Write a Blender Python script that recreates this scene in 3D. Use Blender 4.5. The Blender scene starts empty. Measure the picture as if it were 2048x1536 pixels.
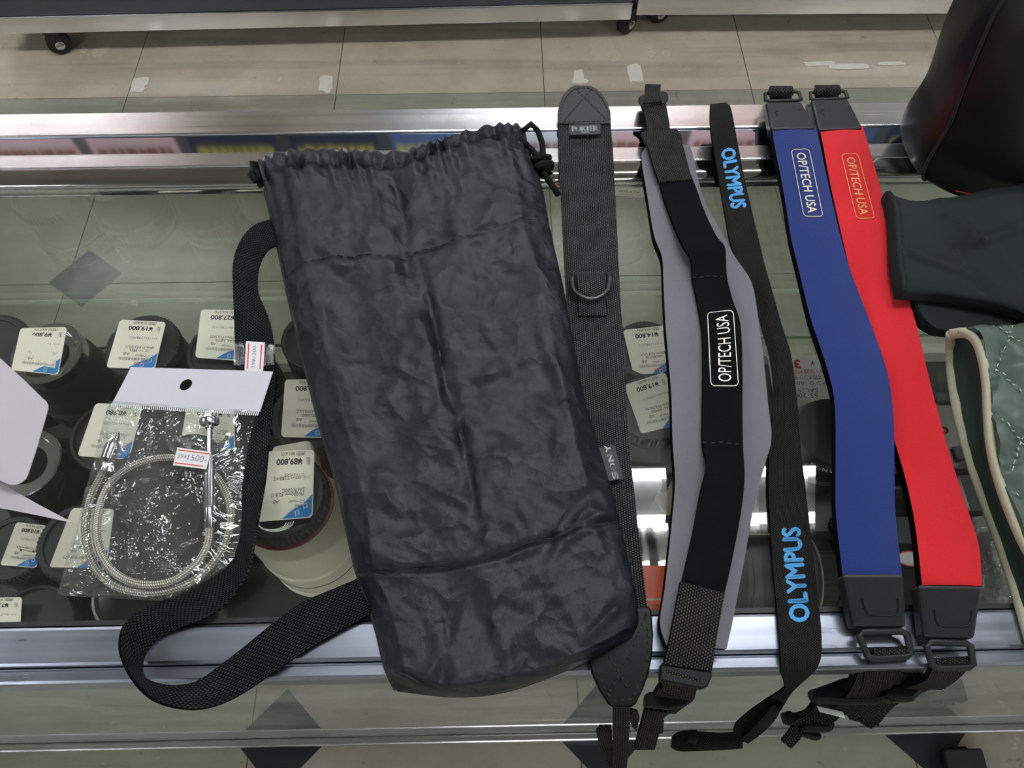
import bpy, bmesh, math, random
from mathutils import Vector, Matrix, Euler, noise
PI = math.pi
SC = bpy.context.scene
COL = SC.collection
# ------------------------------------------------------------------ camera, light, exposure
CZ = 1.49                      # lens height above the floor
TOP = 1.02                     # upper face of the counter glass
F = 1479.0                     # focal length for a 2048 px wide frame
cam_d = bpy.data.cameras.new('camera'); cam = bpy.data.objects.new('camera', cam_d); COL.objects.link(cam)
cam_d.lens = F*36/2048; cam_d.sensor_width = 36; cam_d.clip_start = .01; cam_d.clip_end = 60
cam.location = (0, 0, CZ); cam.rotation_euler = Euler((math.radians(28), 0, math.radians(-1.05)))
SC.camera = cam
W = bpy.data.worlds.new('world'); SC.world = W; W.use_nodes = True
W.node_tree.nodes['Background'].inputs[0].default_value = (.9, .95, 1, 1)
W.node_tree.nodes['Background'].inputs[1].default_value = .25
SC.view_settings.view_transform = 'Standard'; SC.view_settings.look = 'None'
SC.view_settings.gamma = 1; SC.view_settings.exposure = 0.0
SC.cycles.transparent_max_bounces = 40
LAMP = 76.0                    # emission strength of the ceiling tubes
# fixtures: twin fluorescent tubes along x  (x centre, y centre)
FIXTURES = [(.35, .725), (3.0, .725), (-2.45, .725), (.35, 3.1), (3.0, 3.1), (-2.45, 3.1), (3.0, -1.5), (-2.45, -1.5), (.35, -2.9)]  # the last one is unseen, added to brighten the near floor
CEIL = 2.70

ROT = cam.rotation_euler.to_matrix()
def P(px, py, h=0.0, base=TOP):
    """world point seen at photo pixel (px, py) on the level plane z = base + h"""
    d = ROT @ Vector(((px-1024)/F, (768-py)/F, -1))
    t = (base+h-CZ)/d.z
    return Vector((0, 0, CZ)) + d*t
def PY(px, py, Y):
    """world point seen at a photo pixel on the upright plane y = Y"""
    d = ROT @ Vector(((px-1024)/F, (768-py)/F, -1))
    return Vector((0, 0, CZ)) + d*(Y/d.y)

# ------------------------------------------------------------------ object helpers
def link(o, parent=None):
    COL.objects.link(o)
    if parent is not None:
        o.parent = parent
        bpy.context.view_layer.update()
        o.matrix_parent_inverse = Matrix.Translation(parent.location).inverted()
    return o
def tag(o, label=None, cat=None, group=None, kind=None):
    if label: o['label'] = label
    if cat: o['category'] = cat
    if group: o['group'] = group
    if kind: o['kind'] = kind
    return o
def empty(name, loc, label, cat, group=None):
    o = bpy.data.objects.new(name, None); o.empty_display_size = .02
    o.location = loc; COL.objects.link(o)
    return tag(o, label, cat, group)
def mesh(name, bm, mats, parent=None, smooth=False, bevel=0, label=None, auto=None):
    me = bpy.data.meshes.new(name)
    bmesh.ops.recalc_face_normals(bm, faces=bm.faces[:])
    bm.to_mesh(me); bm.free()
    if not isinstance(mats, (list, tuple)): mats = [mats]
    for m in mats: me.materials.append(m)
    if smooth or auto:
        me.polygons.foreach_set('use_smooth', [True]*len(me.polygons))
        me.update()
    if auto: me.set_sharp_from_angle(angle=math.radians(auto))
    o = bpy.data.objects.new(name, me); link(o, parent)
    if bevel:
        b = o.modifiers.new('bevel', 'BEVEL'); b.width = bevel; b.segments = 2; b.limit_method = 'ANGLE'
        b.angle_limit = math.radians(35)
    if label: o['label'] = label
    return o
def box(bm, lo, hi, mi=0, M=None):
    vs = [bm.verts.new(Vector((x, y, z)) if M is None else M @ Vector((x, y, z))) for x in (lo[0], hi[0]) for y in (lo[1], hi[1]) for z in (lo[2], hi[2])]
    for f in ((0,1,3,2),(4,6,7,5),(0,4,5,1),(2,3,7,6),(0,2,6,4),(1,5,7,3)):
        bm.faces.new([vs[i] for i in f]).material_index = mi
    return vs
def prism(bm, top, bot, mi=0):
    """closed solid between two outlines with the same number of points"""
    a = [bm.verts.new(p) for p in top]; b = [bm.verts.new(p) for p in bot]; n = len(a)
    bm.faces.new(a).material_index = mi; bm.faces.new(b[::-1]).material_index = mi
    for i in range(n):
        bm.faces.new((a[i], b[i], b[(i+1) % n], a[(i+1) % n])).material_index = mi
def tube(bm, pts, r, n=8, closed=False, mi=0, rf=None, flat=1.0):
    pts = [Vector(p) for p in pts]; N = len(pts); rings = []; up = None
    for i, p in enumerate(pts):
        a = pts[(i-1) % N] if closed or i > 0 else p
        b = pts[(i+1) % N] if closed or i < N-1 else p
        t = (b-a); t = t.normalized() if t.length > 1e-9 else Vector((0, 0, 1))
        if up is None: up = t.orthogonal().normalized()
        s = t.cross(up)
        if s.length < 1e-6: s = t.orthogonal()
        s.normalize(); up = s.cross(t).normalized()
        rr = r if rf is None else r*rf(i/(N-1))
        rings.append([bm.verts.new(p + (s*math.cos(2*PI*k/n) + up*math.sin(2*PI*k/n)*flat)*rr) for k in range(n)])
    for i in range(N if closed else N-1):
        A, B = rings[i], rings[(i+1) % N]
        for k in range(n):
            bm.faces.new((A[k], A[(k+1) % n], B[(k+1) % n], B[k])).material_index = mi
    if not closed:
        bm.faces.new(rings[0][::-1]).material_index = mi; bm.faces.new(rings[-1]).material_index = mi
def lathe(bm, prof, c, n=48, mi=0, axis=None, teeth=None):
    """profile [(r, z)] turned about the upright axis through c; teeth=(count, depth, r_min) ribs the rim"""
    M = Matrix.Translation(c) if axis is None else Matrix.Translation(c) @ axis
    rings = []
    for (r, z) in prof:
        ring = []
        for k in range(n):
            a = 2*PI*k/n; rr = r
            if teeth and r >= teeth[2] and k % 2: rr = r-teeth[1]
            ring.append(bm.verts.new(M @ Vector((rr*math.cos(a), rr*math.sin(a), z))))
        rings.append(ring)
    for A, B in zip(rings, rings[1:]):
        for k in range(n):
            bm.faces.new((A[k], A[(k+1) % n], B[(k+1) % n], B[k])).material_index = mi
    bm.faces.new(rings[0][::-1]).material_index = mi; bm.faces.new(rings[-1]).material_index = mi
def cr(p, t):
    """Catmull-Rom through the list of vectors / floats"""
    n = len(p)-1; x = min(max(t, 0), 1)*n; i = min(int(x), n-1); f = x-i
    a = p[i-1] if i > 0 else p[0]*2-p[1]; b, c = p[i], p[i+1]; d = p[i+2] if i+2 <= n else p[n]*2-p[n-1]
    return .5*((2*b) + (c-a)*f + (2*a-5*b+4*c-d)*f*f + (3*b-a-3*c+d)*f*f*f)

class Sheet:
    """a cloth or strap: grid of surface points (rows along v, columns along u) with metric uvs"""
    def __init__(self, pts):                      # pts[row][col] Vector
        self.g = pts; self.nv = len(pts)-1; self.nu = len(pts[0])-1
        mid = self.nu//2
        self.L = [0.0]
        for i in range(self.nv): self.L.append(self.L[-1] + (pts[i+1][mid]-pts[i][mid]).length)
        self.N = [[None]*(self.nu+1) for _ in range(self.nv+1)]
        for i in range(self.nv+1):
            for j in range(self.nu+1):
                a = pts[min(i+1, self.nv)][j]-pts[max(i-1, 0)][j]; b = pts[i][min(j+1, self.nu)]-pts[i][max(j-1, 0)]
                n = b.cross(a)
                self.N[i][j] = n.normalized() if n.length > 1e-12 else Vector((0, 0, 1))
        if sum(self.N[i][mid].z for i in range(self.nv+1)) < 0:
            self.N = [[-n for n in r] for r in self.N]
    def at(self, u, v, off=0.0):                  # u, v in 0..1
        y = min(max(v, 0), 1)*self.nv; x = min(max(u, 0), 1)*self.nu
        i = min(int(y), self.nv-1); j = min(int(x), self.nu-1); fy, fx = y-i, x-j
        def mix(G): return (G[i][j]*(1-fx)+G[i][j+1]*fx)*(1-fy) + (G[i+1][j]*(1-fx)+G[i+1][j+1]*fx)*fy
        return mix(self.g) + mix(self.N)*off
    def v_of(self, s):                            # arc length (m) -> v
        for i in range(self.nv):
            if self.L[i+1] >= s: return (i+(s-self.L[i])/max(1e-9, self.L[i+1]-self.L[i]))/self.nv
        return 1.0
    def build(self, name, mats, parent=None, thick=.001, floor=None, label=None, smooth=True):
        bm = bmesh.new(); uvl = bm.loops.layers.uv.new('UVMap'); uv = {}
        T = []; B = []
        for i in range(self.nv+1):
            rt, rb = [], []; w = 0.0
            for j in range(self.nu+1):
                p = self.g[i][j]
                if j: w += (p-self.g[i][j-1]).length
                q = p - self.N[i][j]*thick if floor is None else Vector((p.x, p.y, min(floor, p.z-.0005)))
                a, b = bm.verts.new(p), bm.verts.new(q)
                uv[a] = uv[b] = (w, self.L[i]); rt.append(a); rb.append(b)
            T.append(rt); B.append(rb)
        nm = 1 if isinstance(mats, (list, tuple)) and len(mats) > 1 else 0
        def q(a, b, c, d, mi=0):
            f = bm.faces.new((a, b, c, d)); f.material_index = mi
            for l in f.loops: l[uvl].uv = uv[l.vert]
        for i in range(self.nv):
            for j in range(self.nu):
                q(T[i][j], T[i][j+1], T[i+1][j+1], T[i+1][j]); q(B[i][j], B[i+1][j], B[i+1][j+1], B[i][j+1], nm)
            q(T[i][0], T[i+1][0], B[i+1][0], B[i][0], nm); q(T[i][-1], B[i][-1], B[i+1][-1], T[i+1][-1], nm)
        for j in range(self.nu):
            q(T[0][j], B[0][j], B[0][j+1], T[0][j+1], nm); q(T[-1][j], T[-1][j+1], B[-1][j+1], B[-1][j], nm)
        o = mesh(name, bm, mats, parent, smooth=smooth, label=label)
        if smooth: o.data.set_sharp_from_angle(angle=math.radians(50))
        return o
    def stitches(self, bm, path, r=.00035, dash=.0035, gap=.0022, off=.0003):
        """dashed thread along [(u, v), ...]"""
        pts = [self.at(u, v, off) for (u, v) in path]
        d = 0.0; cur = []; on = True
        fine = []
        for a, b in zip(pts, pts[1:]):
            n = max(1, int((b-a).length/.0008))
            fine += [a.lerp(b, k/n) for k in range(n)]
        fine.append(pts[-1])
        for a, b in zip(fine, fine[1:]):
            if on: cur.append(a)
            d += (b-a).length
            if d > (dash if on else gap):
                if on and len(cur) > 1: tube(bm, cur, r, 4)
                cur = []; d = 0; on = not on

def strap_rows(rows, seg=8, nu=6, crown=0.0, width=None):
    """rows: (ax, ay, az, bx, by, bz) photo edges of a strap with heights over the glass; returns a Sheet.
    with width given, the b edge is raised until the strap has that width"""
    A, B = [], []
    for r in rows:
        a = P(r[0], r[1], r[2]); b = P(r[3], r[4], r[5])
        if width:
            s = 1 if r[5] >= r[2] else -1
            for k in range(60):
                if (a-b).length >= width: break
                b = P(r[3], r[4], r[5]+s*k*.0006)
        A.append(a); B.append(b)
    n = (len(rows)-1)*seg; g = []
    for i in range(n+1):
        t = i/n; a, b = cr(A, t), cr(B, t)
        g.append([a.lerp(b, j/nu) for j in range(nu+1)])
    if crown:
        S = Sheet(g)
        g = [[g[i][j] + S.N[i][j]*crown*(1-(2*j/nu-1)**2) for j in range(nu+1)] for i in range(n+1)]
    return Sheet(g)

_tc = {}
def glyphs(s, sx=1.0):
    """flat triangulated lettering, height about 1; returns (verts, faces, width)"""
    if s not in _tc:
        c = bpy.data.curves.new('lettering', 'FONT'); c.body = s; c.size = 1.0; c.resolution_u = 3
        o = bpy.data.objects.new('lettering', c); COL.objects.link(o)
        dg = bpy.context.evaluated_depsgraph_get()
        me = bpy.data.meshes.new_from_object(o.evaluated_get(dg))
        v = [x.co.copy() for x in me.vertices]; f = [tuple(p.vertices) for p in me.polygons]
        bpy.data.objects.remove(o); bpy.data.curves.remove(c); bpy.data.meshes.remove(me)
        x0 = min([p.x for p in v] or [0]); x1 = max([p.x for p in v] or [1])
        _tc[s] = ([Vector((p.x-x0, p.y, 0)) for p in v], f, x1-x0)
    return _tc[s]
def letter(bm, s, fn, width=None, height=1.0, mi=0, center=True, bold=0.0, slant=0.0):
    """add lettering to bm; fn maps text coords (x right, y up, metres) to the world"""
    v, f, w = glyphs(s); k = height/.72; kx = (width/w) if width else k
    offs = [(0, 0)] if not bold else [(0, 0), (bold, 0), (-bold, 0), (0, bold), (0, -bold)]
    for (ox, oy) in offs:
        vs = []
        for p in v:
            x = p.x*kx - (w*kx/2 if center else 0) + ox; y = p.y*k - height/2 + oy
            vs.append(bm.verts.new(fn(x+slant*y, y)))
        for q in f:
            try: bm.faces.new([vs[i] for i in q]).material_index = mi
            except ValueError: pass
def ring_path(bm, pts, fn, r):
    pts = [fn(*p) for p in pts]; tube(bm, pts, r, 4, closed=True)
def rrect(w, h, rad, n=5, cx=0, cy=0):
    out = []
    for (sx, sy, a0) in ((1, 1, 0), (-1, 1, 90), (-1, -1, 180), (1, -1, 270)):
        for k in range(n+1):
            a = math.radians(a0+90*k/n)
            out.append((cx+sx*(w/2-rad)+rad*math.cos(a), cy+sy*(h/2-rad)+rad*math.sin(a)))
    return out

# ------------------------------------------------------------------ materials
def lin(c):
    return tuple((x/255/12.92 if x/255 <= .04045 else ((x/255+.055)/1.055)**2.4) for x in c)+(1,)
def nmat(name):
    m = bpy.data.materials.new(name); m.use_nodes = True
    return m, m.node_tree.nodes, m.node_tree.links, m.node_tree.nodes['Principled BSDF']
def math_n(N, L, op, a, b=None):
    n = N.new('ShaderNodeMath'); n.operation = op
    for i, x in enumerate((a, b)):
        if x is None: continue
        if isinstance(x, (int, float)): n.inputs[i].default_value = x
        else: L.new(x, n.inputs[i])
    return n.outputs[0]
def plain(name, c, rough=.5, metal=0.0, spec=.5, noise_s=None, noise_a=.1, bump=0, coat=0, sheen=0, stretch=None, c2=None):
    m, N, L, B = nmat(name)
    B.inputs['Base Color'].default_value = lin(c); B.inputs['Roughness'].default_value = rough
    B.inputs['Metallic'].default_value = metal; B.inputs['Specular IOR Level'].default_value = spec
    B.inputs['Coat Weight'].default_value = coat; B.inputs['Sheen Weight'].default_value = sheen
    if noise_s:
        tc = N.new('ShaderNodeTexCoord'); mp = N.new('ShaderNodeMapping'); L.new(tc.outputs['Object'], mp.inputs[0])
        if stretch: mp.inputs['Scale'].default_value = stretch
        nz = N.new('ShaderNodeTexNoise'); nz.inputs['Scale'].default_value = noise_s; nz.inputs['Detail'].default_value = 6
        L.new(mp.outputs[0], nz.inputs['Vector'])
        mx = N.new('ShaderNodeMix'); mx.data_type = 'RGBA'; L.new(nz.outputs[0], mx.inputs[0])
        if c2: mx.inputs[6].default_value = lin(c); mx.inputs[7].default_value = lin(c2)
        else:
            mx.inputs[6].default_value = tuple(x*(1-noise_a) for x in lin(c)[:3])+(1,)
            mx.inputs[7].default_value = tuple(min(1, x*(1+noise_a)) for x in lin(c)[:3])+(1,)
        L.new(mx.outputs[2], B.inputs['Base Color'])
        if bump:
            b = N.new('ShaderNodeBump'); b.inputs['Strength'].default_value = 1; b.inputs['Distance'].default_value = bump
            L.new(nz.outputs[0], b.inputs['Height']); L.new(b.outputs[0], B.inputs['Normal'])
    return m
def weave(name, dark, light, a=.0012, b=.002, rough=.8, bump=.0004, spec=.3, twill=False, sheen=0.0, contrast=1.0, crumple=0.0):
    """woven yarn from the metric uv: a = yarn pitch across, b = pitch along"""
    m, N, L, B = nmat(name)
    tc = N.new('ShaderNodeUVMap'); sp = N.new('ShaderNodeSeparateXYZ'); L.new(tc.outputs[0], sp.inputs[0])
    u = math_n(N, L, 'DIVIDE', sp.outputs[0], a); v = math_n(N, L, 'DIVIDE', sp.outputs[1], b)
    if twill:
        v2 = math_n(N, L, 'ADD', v, math_n(N, L, 'MULTIPLY', u, .5))
    else:
        v2 = math_n(N, L, 'ADD', v, math_n(N, L, 'MULTIPLY', math_n(N, L, 'FLOOR', u), .5))
    su = math_n(N, L, 'ABSOLUTE', math_n(N, L, 'SINE', math_n(N, L, 'MULTIPLY', u, PI)))
    sv = math_n(N, L, 'ABSOLUTE', math_n(N, L, 'SINE', math_n(N, L, 'MULTIPLY', v2, PI)))
    h = math_n(N, L, 'MULTIPLY', su, sv)
    nz = N.new('ShaderNodeTexNoise'); nz.inputs['Scale'].default_value = 900; L.new(tc.outputs[0], nz.inputs['Vector'])
    nz2 = N.new('ShaderNodeTexNoise'); nz2.inputs['Scale'].default_value = 60; L.new(tc.outputs[0], nz2.inputs['Vector'])
    k = math_n(N, L, 'MULTIPLY', math_n(N, L, 'POWER', h, 1.6*contrast), math_n(N, L, 'MULTIPLY', math_n(N, L, 'ADD', nz.outputs[0], .25), math_n(N, L, 'ADD', nz2.outputs[0], .5)))
    mx = N.new('ShaderNodeMix'); mx.data_type = 'RGBA'; mx.clamp_factor = True
    mx.inputs[6].default_value = lin(dark); mx.inputs[7].default_value = lin(light); L.new(k, mx.inputs[0])  # raised yarn coloured lighter than the gaps, a painted speckled sheen
    L.new(mx.outputs[2], B.inputs['Base Color'])
    bp = N.new('ShaderNodeBump'); bp.inputs['Distance'].default_value = bump; bp.inputs['Strength'].default_value = 1
    L.new(h, bp.inputs['Height']); L.new(bp.outputs[0], B.inputs['Normal'])
    if crumple:                                # crushed facets with sharp creases between them
        prev = None
        for sc_, am in ((16, 1.0), (38, .45), (85, .16)):
            wn = N.new('ShaderNodeTexNoise'); wn.inputs['Scale'].default_value = sc_*.8; wn.inputs['Detail'].default_value = 2; L.new(tc.outputs[0], wn.inputs['Vector'])
            ad = N.new('ShaderNodeVectorMath'); ad.operation = 'MULTIPLY_ADD'; L.new(wn.outputs['Color'], ad.inputs[0]); ad.inputs[1].default_value = (.9/sc_,)*3; L.new(tc.outputs[0], ad.inputs[2])
            vo = N.new('ShaderNodeTexVoronoi'); vo.inputs['Scale'].default_value = sc_; L.new(ad.outputs[0], vo.inputs['Vector'])
            hh = math_n(N, L, 'MULTIPLY', vo.outputs['Distance'], am); prev = hh if prev is None else math_n(N, L, 'ADD', prev, hh)
        b2 = N.new('ShaderNodeBump'); b2.inputs['Distance'].default_value = crumple; L.new(prev, b2.inputs['Height']); L.new(b2.outputs[0], bp.inputs['Normal'])
    B.inputs['Roughness'].default_value = rough; B.inputs['Specular IOR Level'].default_value = spec
    B.inputs['Sheen Weight'].default_value = sheen
    return m
def glass(name, tint=(.95, .98, .95), r0=.04, haze=0.0, bump_s=None, bump_d=.001, rough=0.0, power=5, hcol=(225, 228, 222)):
    """thin clear sheet: passes light straight through, mirrors more at a grazing view"""
    m, N, L, B = nmat(name); N.remove(B)
    out = [n for n in N if n.type == 'OUTPUT_MATERIAL'][0]
    ge = N.new('ShaderNodeNewGeometry'); dt = N.new('ShaderNodeVectorMath'); dt.operation = 'DOT_PRODUCT'
    L.new(ge.outputs['Incoming'], dt.inputs[1])
    gl = N.new('ShaderNodeBsdfGlossy'); gl.inputs['Roughness'].default_value = rough
    nrm = ge.outputs['Normal']
    if bump_s:
        tc = N.new('ShaderNodeTexCoord'); nz = N.new('ShaderNodeTexNoise'); nz.inputs['Scale'].default_value = bump_s
        nz.inputs['Detail'].default_value = 3; nz.inputs['Distortion'].default_value = 1.5
        L.new(tc.outputs['Object'], nz.inputs['Vector'])
        bp = N.new('ShaderNodeBump'); bp.inputs['Distance'].default_value = bump_d; L.new(nz.outputs[0], bp.inputs['Height'])
        nrm = bp.outputs[0]; L.new(nrm, gl.inputs['Normal'])
    L.new(nrm, dt.inputs[0])
    c = math_n(N, L, 'SUBTRACT', 1.0, math_n(N, L, 'ABSOLUTE', dt.outputs['Value']))
    c = math_n(N, L, 'MINIMUM', math_n(N, L, 'MAXIMUM', c, 0.0), 1.0)
    f = math_n(N, L, 'ADD', math_n(N, L, 'MULTIPLY', math_n(N, L, 'POWER', c, power), 1-r0), r0)
    tr = N.new('ShaderNodeBsdfTransparent'); tr.inputs[0].default_value = tint+(1,)
    gl.inputs['Color'].default_value = (1, 1, 1, 1)
    mx = N.new('ShaderNodeMixShader'); L.new(f, mx.inputs[0]); L.new(tr.outputs[0], mx.inputs[1]); L.new(gl.outputs[0], mx.inputs[2])
    last = mx.outputs[0]
    if haze:                                   # dust film and fine scratches; on the near pane a brightening veil
        df = N.new('ShaderNodeBsdfDiffuse'); df.inputs[0].default_value = lin(hcol)
        tc = N.new('ShaderNodeTexCoord'); nz = N.new('ShaderNodeTexNoise'); nz.inputs['Scale'].default_value = 9
        nz.inputs['Detail'].default_value = 8; nz.inputs['Roughness'].default_value = .7
        L.new(tc.outputs['Object'], nz.inputs['Vector'])
        hz = math_n(N, L, 'MULTIPLY', math_n(N, L, 'POWER', nz.outputs[0], 2.0), haze*4)
        m2 = N.new('ShaderNodeMixShader'); L.new(hz, m2.inputs[0]); L.new(last, m2.inputs[1]); L.new(df.outputs[0], m2.inputs[2])
        last = m2.outputs[0]
    L.new(last, out.inputs['Surface'])
    return m
def brushed(name, c, rough=.3, sx=3, sy=400, bump=.00002, vary=.25):
    m, N, L, B = nmat(name)
    B.inputs['Metallic'].default_value = 1
    tc = N.new('ShaderNodeTexCoord'); mp = N.new('ShaderNodeMapping'); mp.inputs['Scale'].default_value = (sx, sy, sy)
    L.new(tc.outputs['Object'], mp.inputs[0])
    nz = N.new('ShaderNodeTexNoise'); nz.inputs['Scale'].default_value = 1; nz.inputs['Detail'].default_value = 5
    L.new(mp.outputs[0], nz.inputs['Vector'])
    n2 = N.new('ShaderNodeTexNoise'); n2.inputs['Scale'].default_value = 14; n2.inputs['Detail'].default_value = 8; L.new(tc.outputs['Object'], n2.inputs['Vector'])
    k = math_n(N, L, 'MULTIPLY', math_n(N, L, 'ADD', nz.outputs[0], n2.outputs[0]), .5)
    mx = N.new('ShaderNodeMix'); mx.data_type = 'RGBA'; L.new(k, mx.inputs[0])
    mx.inputs[6].default_value = tuple(x*(1-vary) for x in lin(c)[:3])+(1,)
    mx.inputs[7].default_value = tuple(min(1, x*(1+vary)) for x in lin(c)[:3])+(1,)
    L.new(mx.outputs[2], B.inputs['Base Color'])
    L.new(math_n(N, L, 'ADD', math_n(N, L, 'MULTIPLY', k, .25), rough-.12), B.inputs['Roughness'])
    bp = N.new('ShaderNodeBump'); bp.inputs['Distance'].default_value = bump; L.new(nz.outputs[0], bp.inputs['Height'])
    L.new(bp.outputs[0], B.inputs['Normal'])
    return m
def emit(name, c, s):
    m, N, L, B = nmat(name)
    B.inputs['Base Color'].default_value = (.8, .8, .8, 1)
    B.inputs['Emission Color'].default_value = lin(c); B.inputs['Emission Strength'].default_value = s
    return m
def vinyl(name, c, c2, dirt=(96, 84, 66), rough=.22, streak=True):
    """worn vinyl floor tile, scuffed in long streaks"""
    m, N, L, B = nmat(name)
    tc = N.new('ShaderNodeTexCoord')
    def nz(scale, st=(1, 1, 1), det=8, dist=0):
        mp = N.new('ShaderNodeMapping'); mp.inputs['Scale'].default_value = st; L.new(tc.outputs['Object'], mp.inputs[0])
        n = N.new('ShaderNodeTexNoise'); n.inputs['Scale'].default_value = scale; n.inputs['Detail'].default_value = det
        n.inputs['Roughness'].default_value = .65; n.inputs['Distortion'].default_value = dist
        L.new(mp.outputs[0], n.inputs['Vector']); return n.outputs[0]
    def ramp(x, lo, hi):
        r = N.new('ShaderNodeMapRange'); r.inputs[1].default_value = lo; r.inputs[2].default_value = hi; L.new(x, r.inputs[0]); return r.outputs[0]
    def mix(f, a, b):
        x = N.new('ShaderNodeMix'); x.data_type = 'RGBA'; L.new(f, x.inputs[0])
        if isinstance(a, tuple): x.inputs[6].default_value = a
        else: L.new(a, x.inputs[6])
        x.inputs[7].default_value = b; return x.outputs[2]
    col = mix(ramp(nz(5), .35, .65), lin(c), lin(c2))
    col = mix(math_n(N, L, 'MULTIPLY', ramp(nz(2.2, (.35, 6, 1)), .5, .72), .45), col, lin(dirt))
    col = mix(math_n(N, L, 'MULTIPLY', ramp(nz(22, (1, 1, 1), 4, 1), .66, .72), .35), col, lin((60, 52, 42)))
    col = mix(math_n(N, L, 'MULTIPLY', ramp(nz(9, (1, 1.6, 1), 10, 2), .66, .69), .45), col, lin((222, 212, 190)))
    L.new(col, B.inputs['Base Color'])
    L.new(math_n(N, L, 'ADD', math_n(N, L, 'MULTIPLY', nz(12), .3), rough-.15), B.inputs['Roughness'])
    bp = N.new('ShaderNodeBump'); bp.inputs['Distance'].default_value = .0006; L.new(nz(14, (1, 2, 1)), bp.inputs['Height']); L.new(bp.outputs[0], B.inputs['Normal'])
    return m
M = {}
M['alu'] = brushed('brushed_aluminium', (236, 236, 242), .22, 3, 500)
M['alu_worn'] = brushed('worn_aluminium', (170, 176, 190), .3, 4, 260, .00003, .38)
M['chrome'] = plain('chrome', (225, 225, 225), .07, 1)
M['track'] = plain('glossy_door_track', (176, 184, 200), .05, 1)
M['rubber'] = plain('black_rubber', (18, 18, 19), .55)
M['top_glass'] = glass('counter_glass', (.985, .992, .982), .040, haze=.006)
M['side_glass'] = glass('side_glass', (.84, .86, .82), .26, haze=.02)
M['near_glass'] = glass('near_side_glass', (.975, .99, .97), .07, haze=.16)  # heavy haze, a pale veil that brightens the mirrored floor
M['shelf_glass'] = glass('shelf_glass', (.98, .99, .975), .04)
M['glass_edge'] = plain('polished_glass_edge', (196, 222, 200), .15, 0, .8)
M['deck'] = plain('dark_base_laminate', (34, 34, 33), .5, noise_s=6, noise_a=.15)
M['beige'] = vinyl('beige_vinyl_tile', (206, 196, 176), (184, 174, 154))
M['green'] = vinyl('green_vinyl_tile', (164, 165, 148), (148, 150, 132), (96, 96, 78))
M['greyt'] = vinyl('grey_vinyl_tile', (168, 164, 150), (150, 146, 132), (92, 88, 78))
M['black_tile'] = vinyl('black_inlay_tile', (46, 47, 52), (38, 39, 43), (60, 60, 62))
M['grout'] = plain('tile_joint', (78, 70, 56), .8)
M['white_wall'] = plain('painted_wall', (176, 173, 166), .7, noise_s=4, noise_a=.04)
M['ceil'] = plain('ceiling_board', (128, 128, 124), .8, noise_s=30, noise_a=.06)
M['tube'] = emit('lit_tube', (248, 251, 255), LAMP)
M['white_metal'] = plain('white_enamel', (228, 228, 226), .4)

# --- floor: vinyl tiles 600 mm with black diamond inlays
XS = [-.475+.6*k for k in range(-9, 10)]
YS = [-3.6, -2.9, -2.2, -1.5, -1.13, -.53, .070, .58, 1.09, 1.745, 2.345, 2.945, 3.545, 4.145, 4.745, 5.345, 6.2]
bm = bmesh.new(); g = .0012
box(bm, (XS[0]-.2, YS[0]-.2, -.03), (XS[-1]+.2, YS[-1]+.2, -.0012), 4)
for i, (x0, x1) in enumerate(zip(XS, XS[1:])):
    for j, (y0, y1) in enumerate(zip(YS, YS[1:])):
        k = 0 if y0 > 1.7 else (1 if (i+j) % 2 else 2)
        box(bm, (x0+g, y0+g, -.0015), (x1-g, y1-g, 0), k)
dc = P(171, 556, 0, 0)
DIA = [(-.417, .070), (.165, .070), (.754, .070), (1.35, .070), (-1.05, .070), (dc.x, dc.y), (dc.x+1.2, dc.y+.0), (dc.x+2.4, dc.y)]
for k, (x, y) in enumerate(DIA[:6]):
    a = .088; rot = 0 if k < 5 else math.radians(8)
    pts = [Vector((x+a*math.cos(rot+q*PI/2), y+a*math.sin(rot+q*PI/2), .0004)) for q in range(4)]
    prism(bm, pts, [p-Vector((0, 0, .001)) for p in pts], 3)
# torn patches of old adhesive on the tiles, then painted pale reflections
random.seed(5)
_z=[.0003]
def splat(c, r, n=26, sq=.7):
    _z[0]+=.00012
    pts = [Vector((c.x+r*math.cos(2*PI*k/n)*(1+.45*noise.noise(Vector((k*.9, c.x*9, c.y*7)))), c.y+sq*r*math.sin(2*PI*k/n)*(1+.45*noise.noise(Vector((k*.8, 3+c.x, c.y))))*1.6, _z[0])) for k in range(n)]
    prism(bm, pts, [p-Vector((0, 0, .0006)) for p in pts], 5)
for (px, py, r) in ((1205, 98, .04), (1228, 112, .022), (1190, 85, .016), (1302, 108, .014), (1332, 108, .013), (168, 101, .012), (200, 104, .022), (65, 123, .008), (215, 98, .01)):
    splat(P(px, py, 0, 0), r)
for (px, py, w, h) in ((1270, 147, .045, .052), (1158, 152, .03, .03), (1160, 163, .05, .012), (281, 165, .05, .025), (276, 178, .04, .02), (652, 168, .04, .045), (1640, 128, .10, .012), (1700, 134, .12, .014), (1780, 128, .08, .01)):  # pale patches painted in place of reflections on the glossy floor
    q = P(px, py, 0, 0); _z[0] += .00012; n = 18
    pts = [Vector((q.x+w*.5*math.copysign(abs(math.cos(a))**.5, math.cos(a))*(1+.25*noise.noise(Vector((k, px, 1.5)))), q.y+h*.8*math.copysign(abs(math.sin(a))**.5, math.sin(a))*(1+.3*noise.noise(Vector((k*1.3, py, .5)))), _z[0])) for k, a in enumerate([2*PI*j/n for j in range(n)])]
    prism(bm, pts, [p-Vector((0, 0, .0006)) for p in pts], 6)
M['floor_glint'] = plain('painted_floor_glint', (236, 232, 218), .25, noise_s=60, noise_a=.12)
M['scuff'] = plain('bare_adhesive', (196, 186, 164), .6, noise_s=40, noise_a=.15)
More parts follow.
